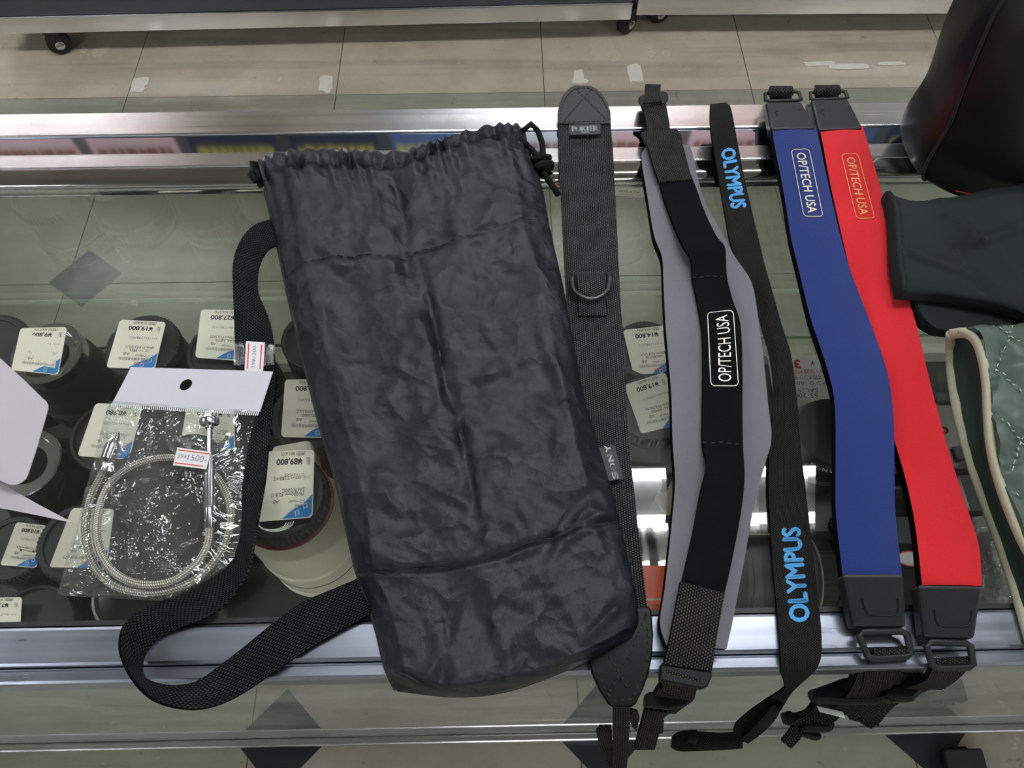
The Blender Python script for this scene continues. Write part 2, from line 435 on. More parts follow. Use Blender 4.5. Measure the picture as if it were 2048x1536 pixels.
tag(mesh('floor', bm, [M['beige'], M['green'], M['greyt'], M['black_tile'], M['grout'], M['scuff'], M['floor_glint']]), kind='structure')
# --- walls and ceiling
X0, X1, Y0, Y1 = XS[0], XS[-1], YS[0], YS[-1]
for nm, lo, hi in (('wall_back', (X0, Y1, 0), (X1, Y1+.1, CEIL)), ('wall_front', (X0, Y0-.1, 0), (X1, Y0, CEIL)),
                   ('wall_left', (X0-.1, Y0-.1, 0), (X0, Y1+.1, CEIL)), ('wall_right', (X1, Y0-.1, 0), (X1+.1, Y1+.1, CEIL)),
                   ('ceiling', (X0-.1, Y0-.1, CEIL), (X1+.1, Y1+.1, CEIL+.1))):
    bm = bmesh.new(); box(bm, lo, hi); tag(mesh(nm, bm, M['ceil' if nm == 'ceiling' else 'white_wall']), kind='structure')
# --- ceiling lights
WHERE = {(.35, .725): 'above the right half of the counter', (3.0, .725): 'to the right of the counter', (-2.45, .725): 'to the left of the counter',
         (.35, 3.1): 'straight above the far cabinets', (3.0, 3.1): 'above the far right', (-2.45, 3.1): 'above the far left',
         (3.0, -1.5): 'behind the viewer on the right', (-2.45, -1.5): 'behind the viewer on the left', (.35, -2.9): 'farthest behind the viewer, added to brighten the near floor'}
for (x, y) in FIXTURES:
    t = empty('ceiling_light', (x, y, CEIL), 'twin tube ceiling light '+WHERE[(x, y)], 'ceiling light', 'twin tube ceiling lights')
    bm = bmesh.new(); box(bm, (x-.62, y-.11, CEIL-.04), (x+.62, y+.11, CEIL-.001)); mesh('housing', bm, M['white_metal'], t, bevel=.01)
    for s in (-1, 1):
        bm = bmesh.new(); tube(bm, [(x-.59, y+s*.072, CEIL-.062), (x+.59, y+s*.072, CEIL-.062)], .016, 12); mesh('tube', bm, M['tube'], t, smooth=False)
        for e in (-1, 1):
            bm = bmesh.new(); box(bm, (x+e*.6-.012, y+s*.072-.016, CEIL-.08), (x+e*.6+.012, y+s*.072+.016, CEIL-.038)); mesh('socket', bm, M['white_metal'], t)

# --- the glass counter
XA, XB = -1.15, 1.15
GF, GB = .068, .482                    # near and far upright panes
SH = -.262                             # shelf height below the counter top
c = empty('glass_counter', (0, .27, 0), 'long glass topped display counter with aluminium rails, straps and bags laid on it', 'display counter')
bm = bmesh.new(); box(bm, (XA, .090, TOP-.008), (XB, .4455, TOP)); mesh('counter_top', bm, M['top_glass'], c, label='clear glass top pane')
bm = bmesh.new(); box(bm, (XA, .0632, TOP-.058), (XB, .0865, TOP+.001)); box(bm, (XA, .0535, TOP-.03), (XB, .0631, TOP-.002)); mesh('near_rail', bm, M['alu_worn'], c, bevel=.0022, label='scratched aluminium rail on the near edge')
bm = bmesh.new(); box(bm, (XA, .0868, TOP-.02), (XB, .0898, TOP+.0004)); mesh('gasket', bm, M['rubber'], c)
bm = bmesh.new(); box(bm, (XA, .0680, .012), (XB, .0720, TOP-.059)); mesh('near_pane', bm, M['near_glass'], c)
bm = bmesh.new(); box(bm, (XA, GB-.0025, .13), (XB, GB+.0025, TOP-.0135)); mesh('far_pane', bm, M['side_glass'], c)
bm = bmesh.new(); box(bm, (XA, .502, TOP-.035), (XB, .531, TOP+.001)); mesh('outer_rail', bm, M['alu'], c, bevel=.0015)
bm = bmesh.new(); box(bm, (XA, .4806, TOP-.013), (XB, .5018, TOP-.001)); mesh('glossy_track', bm, M['track'], c, label='dark glossy door track mirroring the banners')
bm = bmesh.new(); box(bm, (XA, .4640, TOP-.013), (XB, .4804, TOP+.001)); mesh('inner_rail', bm, M['alu'], c, bevel=.0012)
bm = bmesh.new()
prof = [(.4638, -.013), (.4638, .0)] + [(.4548-.0088*math.sin(a), -.0088+.0088*math.cos(a)) for a in [PI/2*k/8 for k in range(9)]] + [(.4460, -.013)]
prism(bm, [Vector((XA, y, TOP+z)) for y, z in prof], [Vector((XB, y, TOP+z)) for y, z in prof]); mesh('chrome_edge', bm, M['chrome'], c, auto=30)
bm = bmesh.new(); box(bm, (XA, .085, TOP+SH-.006), (XB, .446, TOP+SH)); mesh('shelf', bm, M['shelf_glass'], c, label='clear glass shelf carrying the lenses')
bm = bmesh.new(); box(bm, (XA, .4462, TOP+SH-.006), (XB, .4475, TOP+SH)); mesh('shelf_edge', bm, M['glass_edge'], c)
bm = bmesh.new(); box(bm, (XA, .0740, .03), (XB, .4655, .655)); mesh('base_cabinet', bm, M['deck'], c)
bm = bmesh.new(); box(bm, (XA, .4657, .60), (XB, .4790, .657)); mesh('base_rail', bm, M['alu'], c, bevel=.001)
bm = bmesh.new(); box(bm, (XA, .054, .030), (XB, .0675, .055)); mesh('plinth_rail', bm, M['alu'], c, bevel=.003)
bm = bmesh.new(); box(bm, (XA, .484, .03), (XB, .52, .075)); mesh('plinth_rail', bm, M['alu'], c, bevel=.003)
for (x, y) in ((.80, .02), (-1.05, .02), (.76, .45), (-1.05, .45)):
    bm = bmesh.new(); box(bm, (x-.035, y-.03, .012), (x+.035, y+.01, .0298)); k = mesh('caster', bm, M['rubber'], c, bevel=.004)
    bm = bmesh.new(); tube(bm, [(x-.012, y, .0142), (x+.012, y, .0142)], .014, 24); mesh('wheel', bm, M['rubber'], k)
for x in (XA+.01, XB-.01):
    for y in (.081, .472):
        bm = bmesh.new(); box(bm, (x-.01, y-.007, .66), (x+.01, y+.006, TOP-.06)); mesh('post', bm, M['alu'], c)

# --- far cabinets on casters
M['panel'] = plain('dark_grey_laminate', (66, 67, 72), .35, noise_s=20, noise_a=.05)
M['wheel'] = plain('wheel_black', (24, 24, 26), .4)
def far_cab(pa, pb, label, wheels, dx):
    a, b = P(pa[0], pa[1], .085, 0), P(pb[0], pb[1], .085, 0)
    d = (b-a); L = d.length; d.normalize(); yaw = math.atan2(d.y, d.x)
    T = Matrix.Translation(a) @ Matrix.Rotation(yaw, 4, 'Z')
    c = empty('display_cabinet', a, label, 'cabinet')
    bm = bmesh.new(); box(bm, (0, 0, 0), (L, .03, .052), 0, T); box(bm, (0, .42, 0), (L, .45, .052), 0, T)
    box(bm, (0, .0302, 0), (.03, .4198, .052), 0, T); box(bm, (L-.03, .0302, 0), (L, .4198, .052), 0, T); mesh('bottom_frame', bm, M['alu'], c, bevel=.0025)
    bm = bmesh.new(); box(bm, (.003, .006, .0525), (L-.003, .445, .78), 0, T); mesh('body', bm, M['panel'], c, bevel=.002)
    bm = bmesh.new(); box(bm, (-.004, -.008, .7805), (L+.004, .455, .81), 0, T); mesh('top', bm, M['alu'], c, bevel=.002)
    for (wx, wy, rot) in wheels:
        q = T @ Vector((wx, wy, 0)); R = Matrix.Translation((q.x, q.y, 0)) @ Matrix.Rotation(rot, 4, 'Z')
        bm = bmesh.new(); box(bm, (-.022, -.022, .078), (.022, .022, .0848), 0, R)
        for s in (-1, 1): box(bm, (-.014, s*.019-.0015, .03), (.016, s*.019+.0015, .079), 0, R)
        k = mesh('caster', bm, M['wheel'], c, bevel=.001)
        bm = bmesh.new(); lathe(bm, [(.008, -.014), (.031, -.014), (.033, -.011), (.033, .011), (.031, .014), (.008, .014)], Vector((0, 0, 0)), 32, 0, R @ Matrix.Translation((.004, 0, .0335)) @ Matrix.Rotation(PI/2, 4, 'X'))
        mesh('wheel', bm, M['rubber'], k, auto=30)
        bm = bmesh.new(); lathe(bm, [(.011, -.0205), (.013, -.021), (.013, .021), (.011, .0205)], Vector((0, 0, 0)), 24, 0, R @ Matrix.Translation((.004, 0, .0335)) @ Matrix.Rotation(PI/2, 4, 'X'))
        mesh('hub', bm, M['alu'], k)
far_cab((-30, 70), (1261, 40), 'dark grey cabinet on casters across the aisle, the long left one', [(.17, .03, .5), (1.86, .06, .75), (.17, .36, .9), (1.86, .38, .75)], 0)
far_cab((1272, 31), (2120, 27), 'aluminium framed cabinet on casters across the aisle, the right one', [(.08, .09, .35), (1.2, .09, .3), (.08, .38, .3), (1.2, .38, .3)], 0)

# --- sale banners hanging over the far cabinets (seen mirrored in the counter track)
M['pink'] = plain('pink_paper', (238, 196, 188), .6)
M['white_p'] = plain('white_paper', (232, 228, 222), .6)
M['navy'] = plain('navy_paper', (34, 42, 70), .5)
M['blue_p'] = plain('blue_paper', (78, 98, 140), .5)
M['yellow_p'] = plain('yellow_paper', (206, 190, 90), .5)
M['rust'] = plain('rust_ink', (136, 74, 52), .5)
bm = bmesh.new(); tube(bm, [(-2.2, 2.03, 2.62), (2.2, 2.03, 2.62)], .008, 10)
t = empty('banner_rail', (0, 2.03, 2.62), 'thin metal rail hanging over the far cabinets and carrying the sale banners', 'rail'); mesh('rod', bm, M['alu'], t)
for x in (-2.1, 0, 2.1):
    bm = bmesh.new(); tube(bm, [(x, 2.03, 2.628), (x, 2.03, CEIL)], .003, 8); mesh('hanger', bm, M['alu'], t)
kinds = ['white_p', 'pink', 'pink', 'navy', 'navy', 'blue_p', 'white_p', 'pink', 'pink', 'blue_p', 'navy', 'pink']
for i in range(12):
    x = -2.2+i*.36; w = .31; k = kinds[i]
    t = empty('sale_banner', (x+w/2, 2.03, 2.3), ['leftmost', 'second', 'third', 'fourth', 'fifth', 'sixth', 'seventh', 'eighth', 'ninth', 'tenth', 'eleventh', 'rightmost'][i]+' from the left of the sale banners hung over the far cabinets', 'banner', 'sale banners over the far cabinets')
    bm = bmesh.new(); box(bm, (x, 2.027, 2.08), (x+w, 2.033, 2.611)); mesh('sheet', bm, M[k], t)
    bm = bmesh.new()
    rr = random.Random(i)
    for r in range(5):
        xx = x+.02; zz = 2.12+r*.095; hh = .052 if r % 2 == 0 else .022
        while xx < x+w-.03:
            ww = rr.uniform(.012, .04) if r % 2 == 0 else rr.uniform(.006, .02); box(bm, (xx, 2.0245, zz+rr.uniform(0, .006)), (min(xx+ww, x+w-.015), 2.0268, zz+hh)); xx += ww+rr.uniform(.004, .01)
    mesh('stripes', bm, M['rust' if k in ('pink', 'white_p') else 'yellow_p'], t)
# ================================================================== drawstring bag
def patch(rows, h, nu, nv, zf):
    """cloth from photo control rows (list of rows of (px, py)) laid on z = TOP+h, lifted by zf(u, v, p)"""
    C = [[P(x, y, h) for (x, y) in r] for r in rows]
    g = []
    for i in range(nv+1):
        v = i/nv; ctl = [cr([r[k] for r in C], v) for k in range(len(C[0]))]
        row = []
        for j in range(nu+1):
            u = j/nu; p = cr(ctl, u).copy(); p.z = TOP + zf(u, v, p); row.append(p)
        g.append(row)
    return Sheet(g)
def ridged(p, f, seed=0.0, ax=1.0, ay=1.0):
    q = Vector((p.x*f*ax+seed, p.y*f*ay-seed, seed*.7))
    q2 = q + Vector((noise.noise(q*.6+Vector((9, 2, 1))), noise.noise(q*.6+Vector((3, 7, 5))), 0))*.9
    return 1-abs(noise.noise(q2))*2
M['nylon'] = weave('charcoal_nylon_twill', (16, 18, 23), (32, 35, 43), .0008, .0008, .43, .00007, .30, twill=True, sheen=.0, crumple=.008)
M['nylon_in'] = plain('black_seam_tape', (20, 20, 22), .7)
M['thread'] = plain('black_thread', (12, 12, 13), .8)
M['webbing'] = weave('black_ribbed_webbing', (3, 3, 4), (66, 66, 68), .0013, .0026, .75, .0007, .06)
M['cord'] = plain('black_braided_cord', (11, 11, 12), .8, 0, .15, noise_s=900, noise_a=.6, bump=.0003)
BR = [[(510, 313), (650, 307), (800, 309), (920, 276), (1048, 243)],
      [(522, 359), (655, 351), (800, 348), (920, 307), (1058, 285)],
      [(545, 455), (685, 438), (815, 430), (950, 397), (1085, 362)],
      [(565, 552), (690, 535), (825, 521), (960, 482), (1100, 440)],
      [(588, 652), (720, 640), (860, 625), (1000, 585), (1126, 555)],
      [(612, 750), (750, 740), (890, 730), (1025, 695), (1147, 665)],
      [(638, 850), (780, 850), (915, 840), (1055, 805), (1170, 780)],
      [(667, 950), (800, 955), (932, 945), (1070, 915), (1198, 880)],
      [(689, 1050), (825, 1060), (945, 1045), (1088, 1010), (1224, 965)],
      [(711, 1143), (822, 1149), (957, 1132), (1100, 1085), (1243, 1040)],
      [(734, 1205), (860, 1235), (985, 1215), (1130, 1170), (1262, 1120)],
      [(752, 1265), (880, 1312), (1000, 1298), (1140, 1250), (1276, 1195)],
      [(768, 1330), (893, 1365), (1012, 1350), (1145, 1308), (1280, 1240)],
      [(790, 1379), (905, 1391), (1015, 1380), (1145, 1333), (1266, 1272)]]
SEAM1, SEAM2, SEAM3 = 1/13, 3/13, 9/13
rnd = random.Random(3)
# explicit folds: (u0, v0, u1, v1, half-width m-ish in uv, height)
FOLDS = [(.46, .04, .5, .22, .018, -.0035), (.5, .22, .40, .34, .03, -.003), (.52, .25, .47, .46, .016, -.005), (.47, .46, .56, .50, .02, .004),
         (.50, .42, .52, .62, .02, -.004), (.52, .60, .34, .56, .02, .003), (.10, .18, .30, .26, .03, .004), (.3, .26, .42, .14, .03, .003),
         (.62, .12, .70, .26, .03, .0035), (.70, .26, .84, .18, .025, .003), (.86, .34, .92, .62, .03, .003), (.60, .56, .70, .74, .03, .003),
         (.70, .72, .96, .60, .03, -.0035), (.74, .72, 1.0, .66, .02, .004), (.08, .66, .28, .70, .03, .003), (.24, .74, .32, .95, .05, .0045),
         (.32, .78, .20, .99, .03, -.004), (.5, .70, .52, .96, .03, .003), (.62, .84, .80, .99, .04, .003), (.80, .90, 1.0, .82, .03, .0035),
         (.12, .30, .16, .55, .04, .003), (.26, .40, .44, .42, .025, -.003), (.66, .30, .76, .50, .05, -.003), (.04, .92, .22, .97, .02, -.003)]
for k in range(46):
    u, v = rnd.random(), .12+.85*rnd.random(); a = rnd.uniform(0, PI); l = rnd.uniform(.04, .13)
    FOLDS.append((u, v, u+l*math.cos(a), v+l*math.sin(a)*.6, rnd.uniform(.008, .018), rnd.uniform(-.0014, .0018)))
def seg_d(u, v, f):
    ax, ay, bx, by = f[0], f[1], f[2], f[3]; dx, dy = bx-ax, (by-ay)*1.9; px, py = u-ax, (v-ay)*1.9
    t = max(0, min(1, (px*dx+py*dy)/(dx*dx+dy*dy+1e-9)))
    return math.hypot(px-dx*t, py-dy*t), t
def bag_z(u, v, p):
    e = min(u, 1-u); eb = min(1, (1-v)/.05, 1); 
    edge = min(1, e/.10)**.55*min(1, max(0, (1-v))/.06)**.5
    z = .006+.017*edge*(1-.35*math.exp(-v*16))
    w = .0032*ridged(p, 9, 1.3, 1, .8) + .0030*ridged(p, 20, 5.1, 1.1, .8) + .0014*ridged(p, 42, 2.2)
    z += w*(.3+.7*edge)*(.35 if v < SEAM1 else 1)
    for f in FOLDS:
        if abs(u-f[0]) > .4 and abs(u-f[2]) > .4: continue
        d, t = seg_d(u, v, f)
        if d < 3*f[4]: z += f[5]*math.exp(-(d/f[4])**2)*math.sin(PI*min(1, max(.15, t*.8+.15)))
    # gathers around the cord channel
    g = math.exp(-abs(v-SEAM1)/.045); ph = u*2*PI*17+2.2*math.sin(u*19)+1.5*noise.noise(Vector((u*12, v*3, 0)))
    z += .0026*g*math.sin(ph+ (v-SEAM1)*9)
    if v < SEAM1:
        z += .004*math.sin(PI*v/SEAM1) + .0018*math.sin(ph*1.35)
    for sv in (SEAM1, SEAM2, SEAM3):
        z -= .0022*math.exp(-((v-sv)/.006)**2) - .0012*math.exp(-((v-sv-.012)/.006)**2)
    z -= .0035*math.exp(-((u-.45-.1*v)/.03)**2)*math.exp(-((v-.3)/.3)**2)
    return max(z, .0035)
bagS = patch(BR, .014, 150, 260, bag_z)
bag = empty('drawstring_bag', P(890, 800, 0), 'large charcoal nylon drawstring bag lying flat across the glass counter', 'bag')
bagS.build('body', [M['nylon'], M['nylon_in']], bag, floor=TOP+.0018)
for sv in (SEAM1, SEAM2, SEAM3):
    bm = bmesh.new(); bagS.stitches(bm, [(u/200, sv) for u in range(2, 199)], .00042, .0045, .0018, .0002); mesh('seam_stitching', bm, M['thread'], bag)
bm = bmesh.new(); tube(bm, [bagS.at(0, v/150, 0)+Vector((0, 0, -.003)) for v in range(12, 150)], .0017, 6); mesh('piping', bm, M['nylon_in'], bag, smooth=True, label='black side seam')
# drawcord with its knots
bm = bmesh.new()
tube(bm, [P(1046, 262, .012), P(1062, 248, .013), P(1076, 262, .011), P(1084, 285, .010), P(1086, 306, .011), P(1084, 322, .012)], .0026, 8)
tube(bm, [P(1052, 288, .010), P(1066, 303, .010), P(1078, 322, .011)], .0026, 8)
tube(bm, [P(1083, 340, .009), P(1095, 358, .006), P(1108, 376, .0045), P(1116, 389, .004)], .0028, 8)
mesh('drawcord', bm, M['cord'], bag, smooth=True); bm = bmesh.new()
tube(bm, [P(516, 330, .010), P(504, 326, .009), P(508, 340, .009), P(520, 345, .009)], .0028, 8)
mesh('drawcord', bm, M['cord'], bag, smooth=True)
bm = bmesh.new()
for (a, b, c2) in (((1066, 322), (1080, 313), (1097, 318)), ((1072, 338), (1084, 328), (1102, 330))):
    tube(bm, [P(a[0], a[1], .006), P(a[0]+4, a[1]-4, .013), P(b[0], b[1], .0155), P(c2[0], c2[1]-2, .011), P(c2[0]-2, c2[1]+5, .005)], .0033, 10)
tube(bm, [P(1078, 312, .008), P(1094, 340, .010)], .0042, 8)
mesh('knot', bm, M['cord'], bag, smooth=True)
bm = bmesh.new()
tube(bm, [P(508, 340, .010), P(503, 350, .011), P(510, 360, .011), P(521, 354, .010), P(515, 343, .011)], .0031, 10); tube(bm, [P(512, 352, .007), P(523, 372, .004)], .0028, 8)
mesh('knot', bm, M['cord'], bag, smooth=True)
# shoulder webbing
WR = [(548, 437, .008, 566, 488, .008), (531, 441, .009, 553, 491, .009), (505, 452, .010, 537, 498, .010), (480, 482, .010, 522, 520, .009), (466, 525, .009, 515, 552, .006), (466, 580, .006, 518, 588, .003),
      (468, 640, .004, 538, 638, .003), (470, 700, .003, 548, 695, .003), (474, 770, .003, 549, 765, .003), (478, 830, .003, 545, 825, .004), (480, 890, .003, 538, 880, .004), (482, 965, .003, 529, 960, .012),
      (483, 1040, .004, 513, 1045, .020), (476, 1090, .004, 506, 1082, .022), (452, 1135, .004, 497, 1135, .018), (400, 1168, .004, 462, 1196, .010), (340, 1194, .005, 418, 1232, .008),
      (288, 1217, .007, 365, 1253, .006), (255, 1240, .014, 322, 1275, .003), (243, 1268, .020, 297, 1302, .003), (244, 1305, .022, 287, 1328, .003), (265, 1352, .022, 292, 1354, .003), (302, 1393, .018, 325, 1368, .004),
      (350, 1413, .012, 364, 1369, .004), (400, 1417, .009, 397, 1360, .004), (450, 1404, .007, 432, 1336, .004), (500, 1377, .006, 482, 1298, .004), (560, 1335, .005, 542, 1249, .004),
      (630, 1290, .005, 602, 1206, .004), (695, 1253, .006, 660, 1180, .005), (750, 1222, .006, 722, 1154, .005)]
wS = strap_rows(WR, 8, 6)
wo = wS.build('shoulder_strap', M['webbing'], bag, thick=.0017, label='black ribbed webbing shoulder strap')
# price sticker taped on the webbing
def quad_fn(c, h, flip=False):
    """4 photo corners TL TR BR BL -> fn(s, t, off) with s, t in 0..1 (t down the photo)"""
    if isinstance(h, (int, float)): h = [h]*4
    q = [P(x, y, hh) for (x, y), hh in zip(c, h)]
    n = (q[1]-q[0]).cross(q[0]-q[3]).normalized(); n = n if n.z > 0 else -n
    return lambda s, t, off=0.0: (q[0]*(1-s)+q[1]*s)*(1-t) + (q[3]*(1-s)+q[2]*s)*t + n*off
def card(fn, thick=.0003, rad=0.0, nx=1, asp=1.0, sheet=None):
    bm = bmesh.new()
    pts = [(0, 0), (1, 0), (1, 1), (0, 1)] if not rad else [((x+.5), (y+.5)) for (x, y) in rrect(1, 1, rad)]
    prism(bm, [fn(s, t, 0) for s, t in pts], [fn(s, t, -thick) for s, t in pts]); return bm
def qrect(bm, fn, s0, t0, s1, t1, off=.00015, mi=0):
    bm.faces.new([bm.verts.new(fn(s, t, off)) for s, t in ((s0, t0), (s1, t0), (s1, t1), (s0, t1))]).material_index = mi
def qtext(bm, fn, s, cx, cy, wd, ht, ang=0, off=.0002, mi=0, bold=0.0):
    """lettering centred at (cx, cy) of the card, wd wide and ht tall in card units, turned by ang degrees (0 reads left to right, 180 upside down)"""
    ca, sa = math.cos(math.radians(ang)), math.sin(math.radians(ang))
    def f(x, y):
        return fn(cx + x*ca + y*sa, cy + x*sa - y*ca, off)
    letter(bm, s, f, width=wd, height=ht, mi=mi, bold=bold)
M['sticker'] = plain('white_price_sticker', (222, 222, 224), .45)
M['red_ink'] = plain('red_ink', (205, 52, 58), .5)
M['grey_ink'] = plain('grey_stamped_ink', (120, 122, 128), .6)
M['black_ink'] = plain('black_ink', (40, 40, 44), .6)
M['tape'] = glass('clear_tape', (.97, .97, .97), .10, bump_s=260, bump_d=.0012, rough=.06)
fn = quad_fn([(468, 684), (549, 690), (549, 731), (468, 730)], .0045)
g = [[fn(j/8, i/3, .0003+.0008*math.sin(j*2.1+i)) for j in range(9)] for i in range(4)]
Sheet(g).build('clear_tape', M['tape'], bag, thick=.0002, label='strip of clear tape holding the price sticker')
fn = quad_fn([(492, 682), (530, 685), (526, 743), (489, 742)], .0062)
st = mesh('price_sticker', card(fn, .0003), M['sticker'], bag, label='white sticker with red bars reading 39 yen 1200')
bm = bmesh.new(); qrect(bm, fn, .12, .08, .19, .92); qrect(bm, fn, .80, .08, .87, .92); mesh('red_bars', bm, M['red_ink'], st)
bm = bmesh.new(); qtext(bm, fn, '39¥1200-', .46, .5, .80, .2, -90, bold=0); 
mesh('printing', bm, M['grey_ink'], st)
# woven side label SONY (its end is tucked under the bag edge)
M['label_black'] = plain('black_woven_label', (9, 9, 10), .6, noise_s=900, noise_a=.3)
M['white_thread'] = plain('white_thread', (214, 214, 214), .7)
fn = quad_fn([(1195, 897), (1229, 889), (1247, 957), (1213, 963)], .0075)
lb = mesh('woven_label', card(fn, .0005), M['label_black'], bag, label='black woven side label lettered SONY')
bm = bmesh.new()
for ch, t in (('S', .87), ('O', .62), ('N', .36), ('Y', .08)):
    qtext(bm, fn, ch, .56, t, .20, .32, -90, off=.0003, bold=.010)
mesh('lettering', bm, M['white_thread'], lb)

# ================================================================== packet with the cable release
M['film'] = glass('clear_packet_film', (.93, .94, .94), .07, haze=.035, bump_s=34, bump_d=.006, rough=.03)
M['header'] = plain('white_header_card', (196, 196, 204), .35, coat=.4)
M['seal'] = plain('frosted_seal', (226, 228, 230), .4)
pk = empty('cable_release_packet', P(330, 960, 0), 'clear plastic packet with white header card and 1500 yen sticker', 'packet')
def pz(u, v, p):
    return .0065 + .0022*ridged(p, 22, 4, 1, .7) + .005*math.sin(PI*min(max(u, 0), 1))*math.sin(PI*min(1, v*1.1)) + .0012*ridged(p, 60, 2)
FR = [[(224, 806), (298, 811), (372, 817), (446, 821), (519, 825)], [(213, 840), (285, 845), (360, 850), (430, 855), (506, 858)], [(197, 907), (270, 912), (345, 916), (420, 922), (493, 918)],
      [(176, 981), (250, 985), (330, 990), (408, 985), (484, 985)], [(160, 1030), (240, 1040), (320, 1045), (400, 1040), (484, 1035)], [(141, 1100), (220, 1110), (310, 1115), (390, 1110), (474, 1095)],
      [(118, 1187), (176, 1191), (235, 1194), (295, 1198), (355, 1200)]]
FR[-1] = [(118, 1187), (176, 1191), (240, 1194), (300, 1197), (352, 1199)]
FR.insert(-1, [(128, 1148), (200, 1152), (280, 1157), (370, 1158), (455, 1132)])
fS = patch(FR, .006, 60, 90, pz)
fS.build('film', M['film'], pk, floor=TOP+.0005, label='crumpled clear film')
fn = quad_fn([(262, 734), (546, 743), (520, 823), (224, 807)], [.0075, .0075, .009, .009])
hc = fn(.435, .42)
bm = bmesh.new(); sq = [(0, 0), (1, 0), (1, 1), (0, 1)]
ring = []; n = 32
outer = [bm.verts.new(fn(s, t, 0)) for s, t in sq]; 
# the header card with a round hang hole
lo = []
def on_sq(a):
    c_, s_ = math.cos(a), math.sin(a); k = 1/max(abs(c_), abs(s_)); x, y = c_*k, s_*k
    cx, cy = .435, .42
    return (cx + (x*(1-cx) if x > 0 else x*cx), cy + (y*(1-cy) if y > 0 else y*cy))
bm.free(); bm = bmesh.new()
A = []; B = []; A2 = []; B2 = []
for k in range(n):
    a = 2*PI*k/n+PI/4; s, t = on_sq(a); hx, hy = .435+.040*math.cos(a), .42+.150*math.sin(a)
    A.append(bm.verts.new(fn(s, t))); B.append(bm.verts.new(fn(hx, hy))); A2.append(bm.verts.new(fn(s, t, -.0005))); B2.append(bm.verts.new(fn(hx, hy, -.0005)))
for k in range(n):
    j = (k+1) % n
    for q in ((A[k], A[j], B[j], B[k]), (A2[k], B2[k], B2[j], A2[j]), (A[k], A2[k], A2[j], A[j]), (B[k], B[j], B2[j], B2[k])): bm.faces.new(q)
mesh('header_card', bm, M['header'], pk, label='white header card with a hang hole')
bm = bmesh.new(); fn2 = quad_fn([(223, 806), (520, 823), (517, 832), (221, 815)], .0092)
for k in range(74): qrect(bm, fn2, k/74+.002, .05, k/74+.009, .95)
mesh('heat_seal', bm, M['seal'], pk)
fn = quad_fn([(355, 895), (422, 904), (412, 938), (346, 930)], .0175)
st = mesh('price_sticker', card(fn, .0003), M['sticker'], pk, label='white sticker with red bars reading 39 yen 1500')
bm = bmesh.new(); qrect(bm, fn, .03, .1, .97, .16); qrect(bm, fn, .03, .84, .9, .9); mesh('red_bars', bm, M['red_ink'], st)
bm = bmesh.new(); qtext(bm, fn, '39', .15, .45, .17, .28); qtext(bm, fn, '¥', .3, .45, .09, .24); qtext(bm, fn, '1500-', .66, .45, .56, .38); mesh('printing', bm, M['grey_ink'], st)
# the cable release itself
M['braid'] = weave('silver_braid_under_clear_sleeve', (92, 90, 80), (236, 232, 216), .0020, .0020, .25, .0003, .7, twill=True)
M['steel'] = plain('satin_steel', (190, 190, 195), .22, 1)
cable = empty('cable_release', P(310, 1040, 0), 'coiled braided silver cable release with plunger, inside the clear packet', 'cable release')
CP = [(207, 940), (200, 955), (179, 1001), (171, 1064), (186, 1126), (222, 1167), (276, 1184), (335, 1181), (394, 1156), (441, 1106), (461, 1048), (457, 1001), (435, 957), (397, 926), (347, 915), (294, 920), (247, 942),
      (214, 976), (196, 1026), (194, 1079), (212, 1126), (246, 1157), (294, 1170), (347, 1161), (391, 1129), (414, 1092), (419, 1057)]
cp = [P(x, y, .0048+(.004 if i > 14 else 0)) for i, (x, y) in enumerate(CP)]
bm = bmesh.new(); uvl = bm.loops.layers.uv.new('UVMap')
path = [cr(cp, k/260) for k in range(261)]
tube(bm, path, .0025, 12)
bm.verts.ensure_lookup_table(); bm.verts.index_update()
for f in bm.faces:
    ks = [l.vert.index % 12 for l in f.loops]; wrap = max(ks)-min(ks) > 6
    for l in f.loops:
        k = l.vert.index % 12; k = k+12 if wrap and k < 6 else k
        l[uvl].uv = (k*.0013, (l.vert.index//12)*.00235)
mesh('braided_cable', bm, M['braid'], cable, smooth=True)
def rod(pts, rs, mat, name, n=20):
    bm = bmesh.new(); rings = []
    a, b = pts[0], pts[-1]; ax = (b-a).normalized(); s = ax.orthogonal().normalized(); t = ax.cross(s)
    for p, r in zip(pts, rs): rings.append([bm.verts.new(p+(s*math.cos(2*PI*k/n)+t*math.sin(2*PI*k/n))*r) for k in range(n)])
    for A, B in zip(rings, rings[1:]):
        for k in range(n): bm.faces.new((A[k], A[(k+1) % n], B[(k+1) % n], B[k]))
    bm.faces.new(rings[0][::-1]); bm.faces.new(rings[-1])
    return mesh(name, bm, mat, cable, auto=35)
a, b = P(207, 942, .006), P(236, 864, .008)
rod([a.lerp(b, t) for t in (0, .22, .22, .30, .30, .68, .68, .95, 1)], [.0024, .0024, .0036, .0044, .0047, .0047, .0036, .0018, .001], M['steel'], 'threaded_tip')
a, b = P(419, 1060, .008), P(419, 912, .010)
rod([a.lerp(b, t) for t in (0, .02, .28, .29, .3, 1)], [.0026, .0031, .0031, .0038, .0036, .0036], M['steel'], 'sleeve')
a, b = P(419, 914, .010), P(419, 850, .012)
rod([a.lerp(b, t) for t in (0, .9, .9, 1)], [.0018, .0018, .0028, .0030], M['steel'], 'plunger_rod')
a, b = P(419, 850, .012), P(419, 836, .013)
rod([a.lerp(b, t) for t in (0, .1, .75, 1)], [.0055, .0062, .0064, .0058], M['steel'], 'plunger_button', 32)
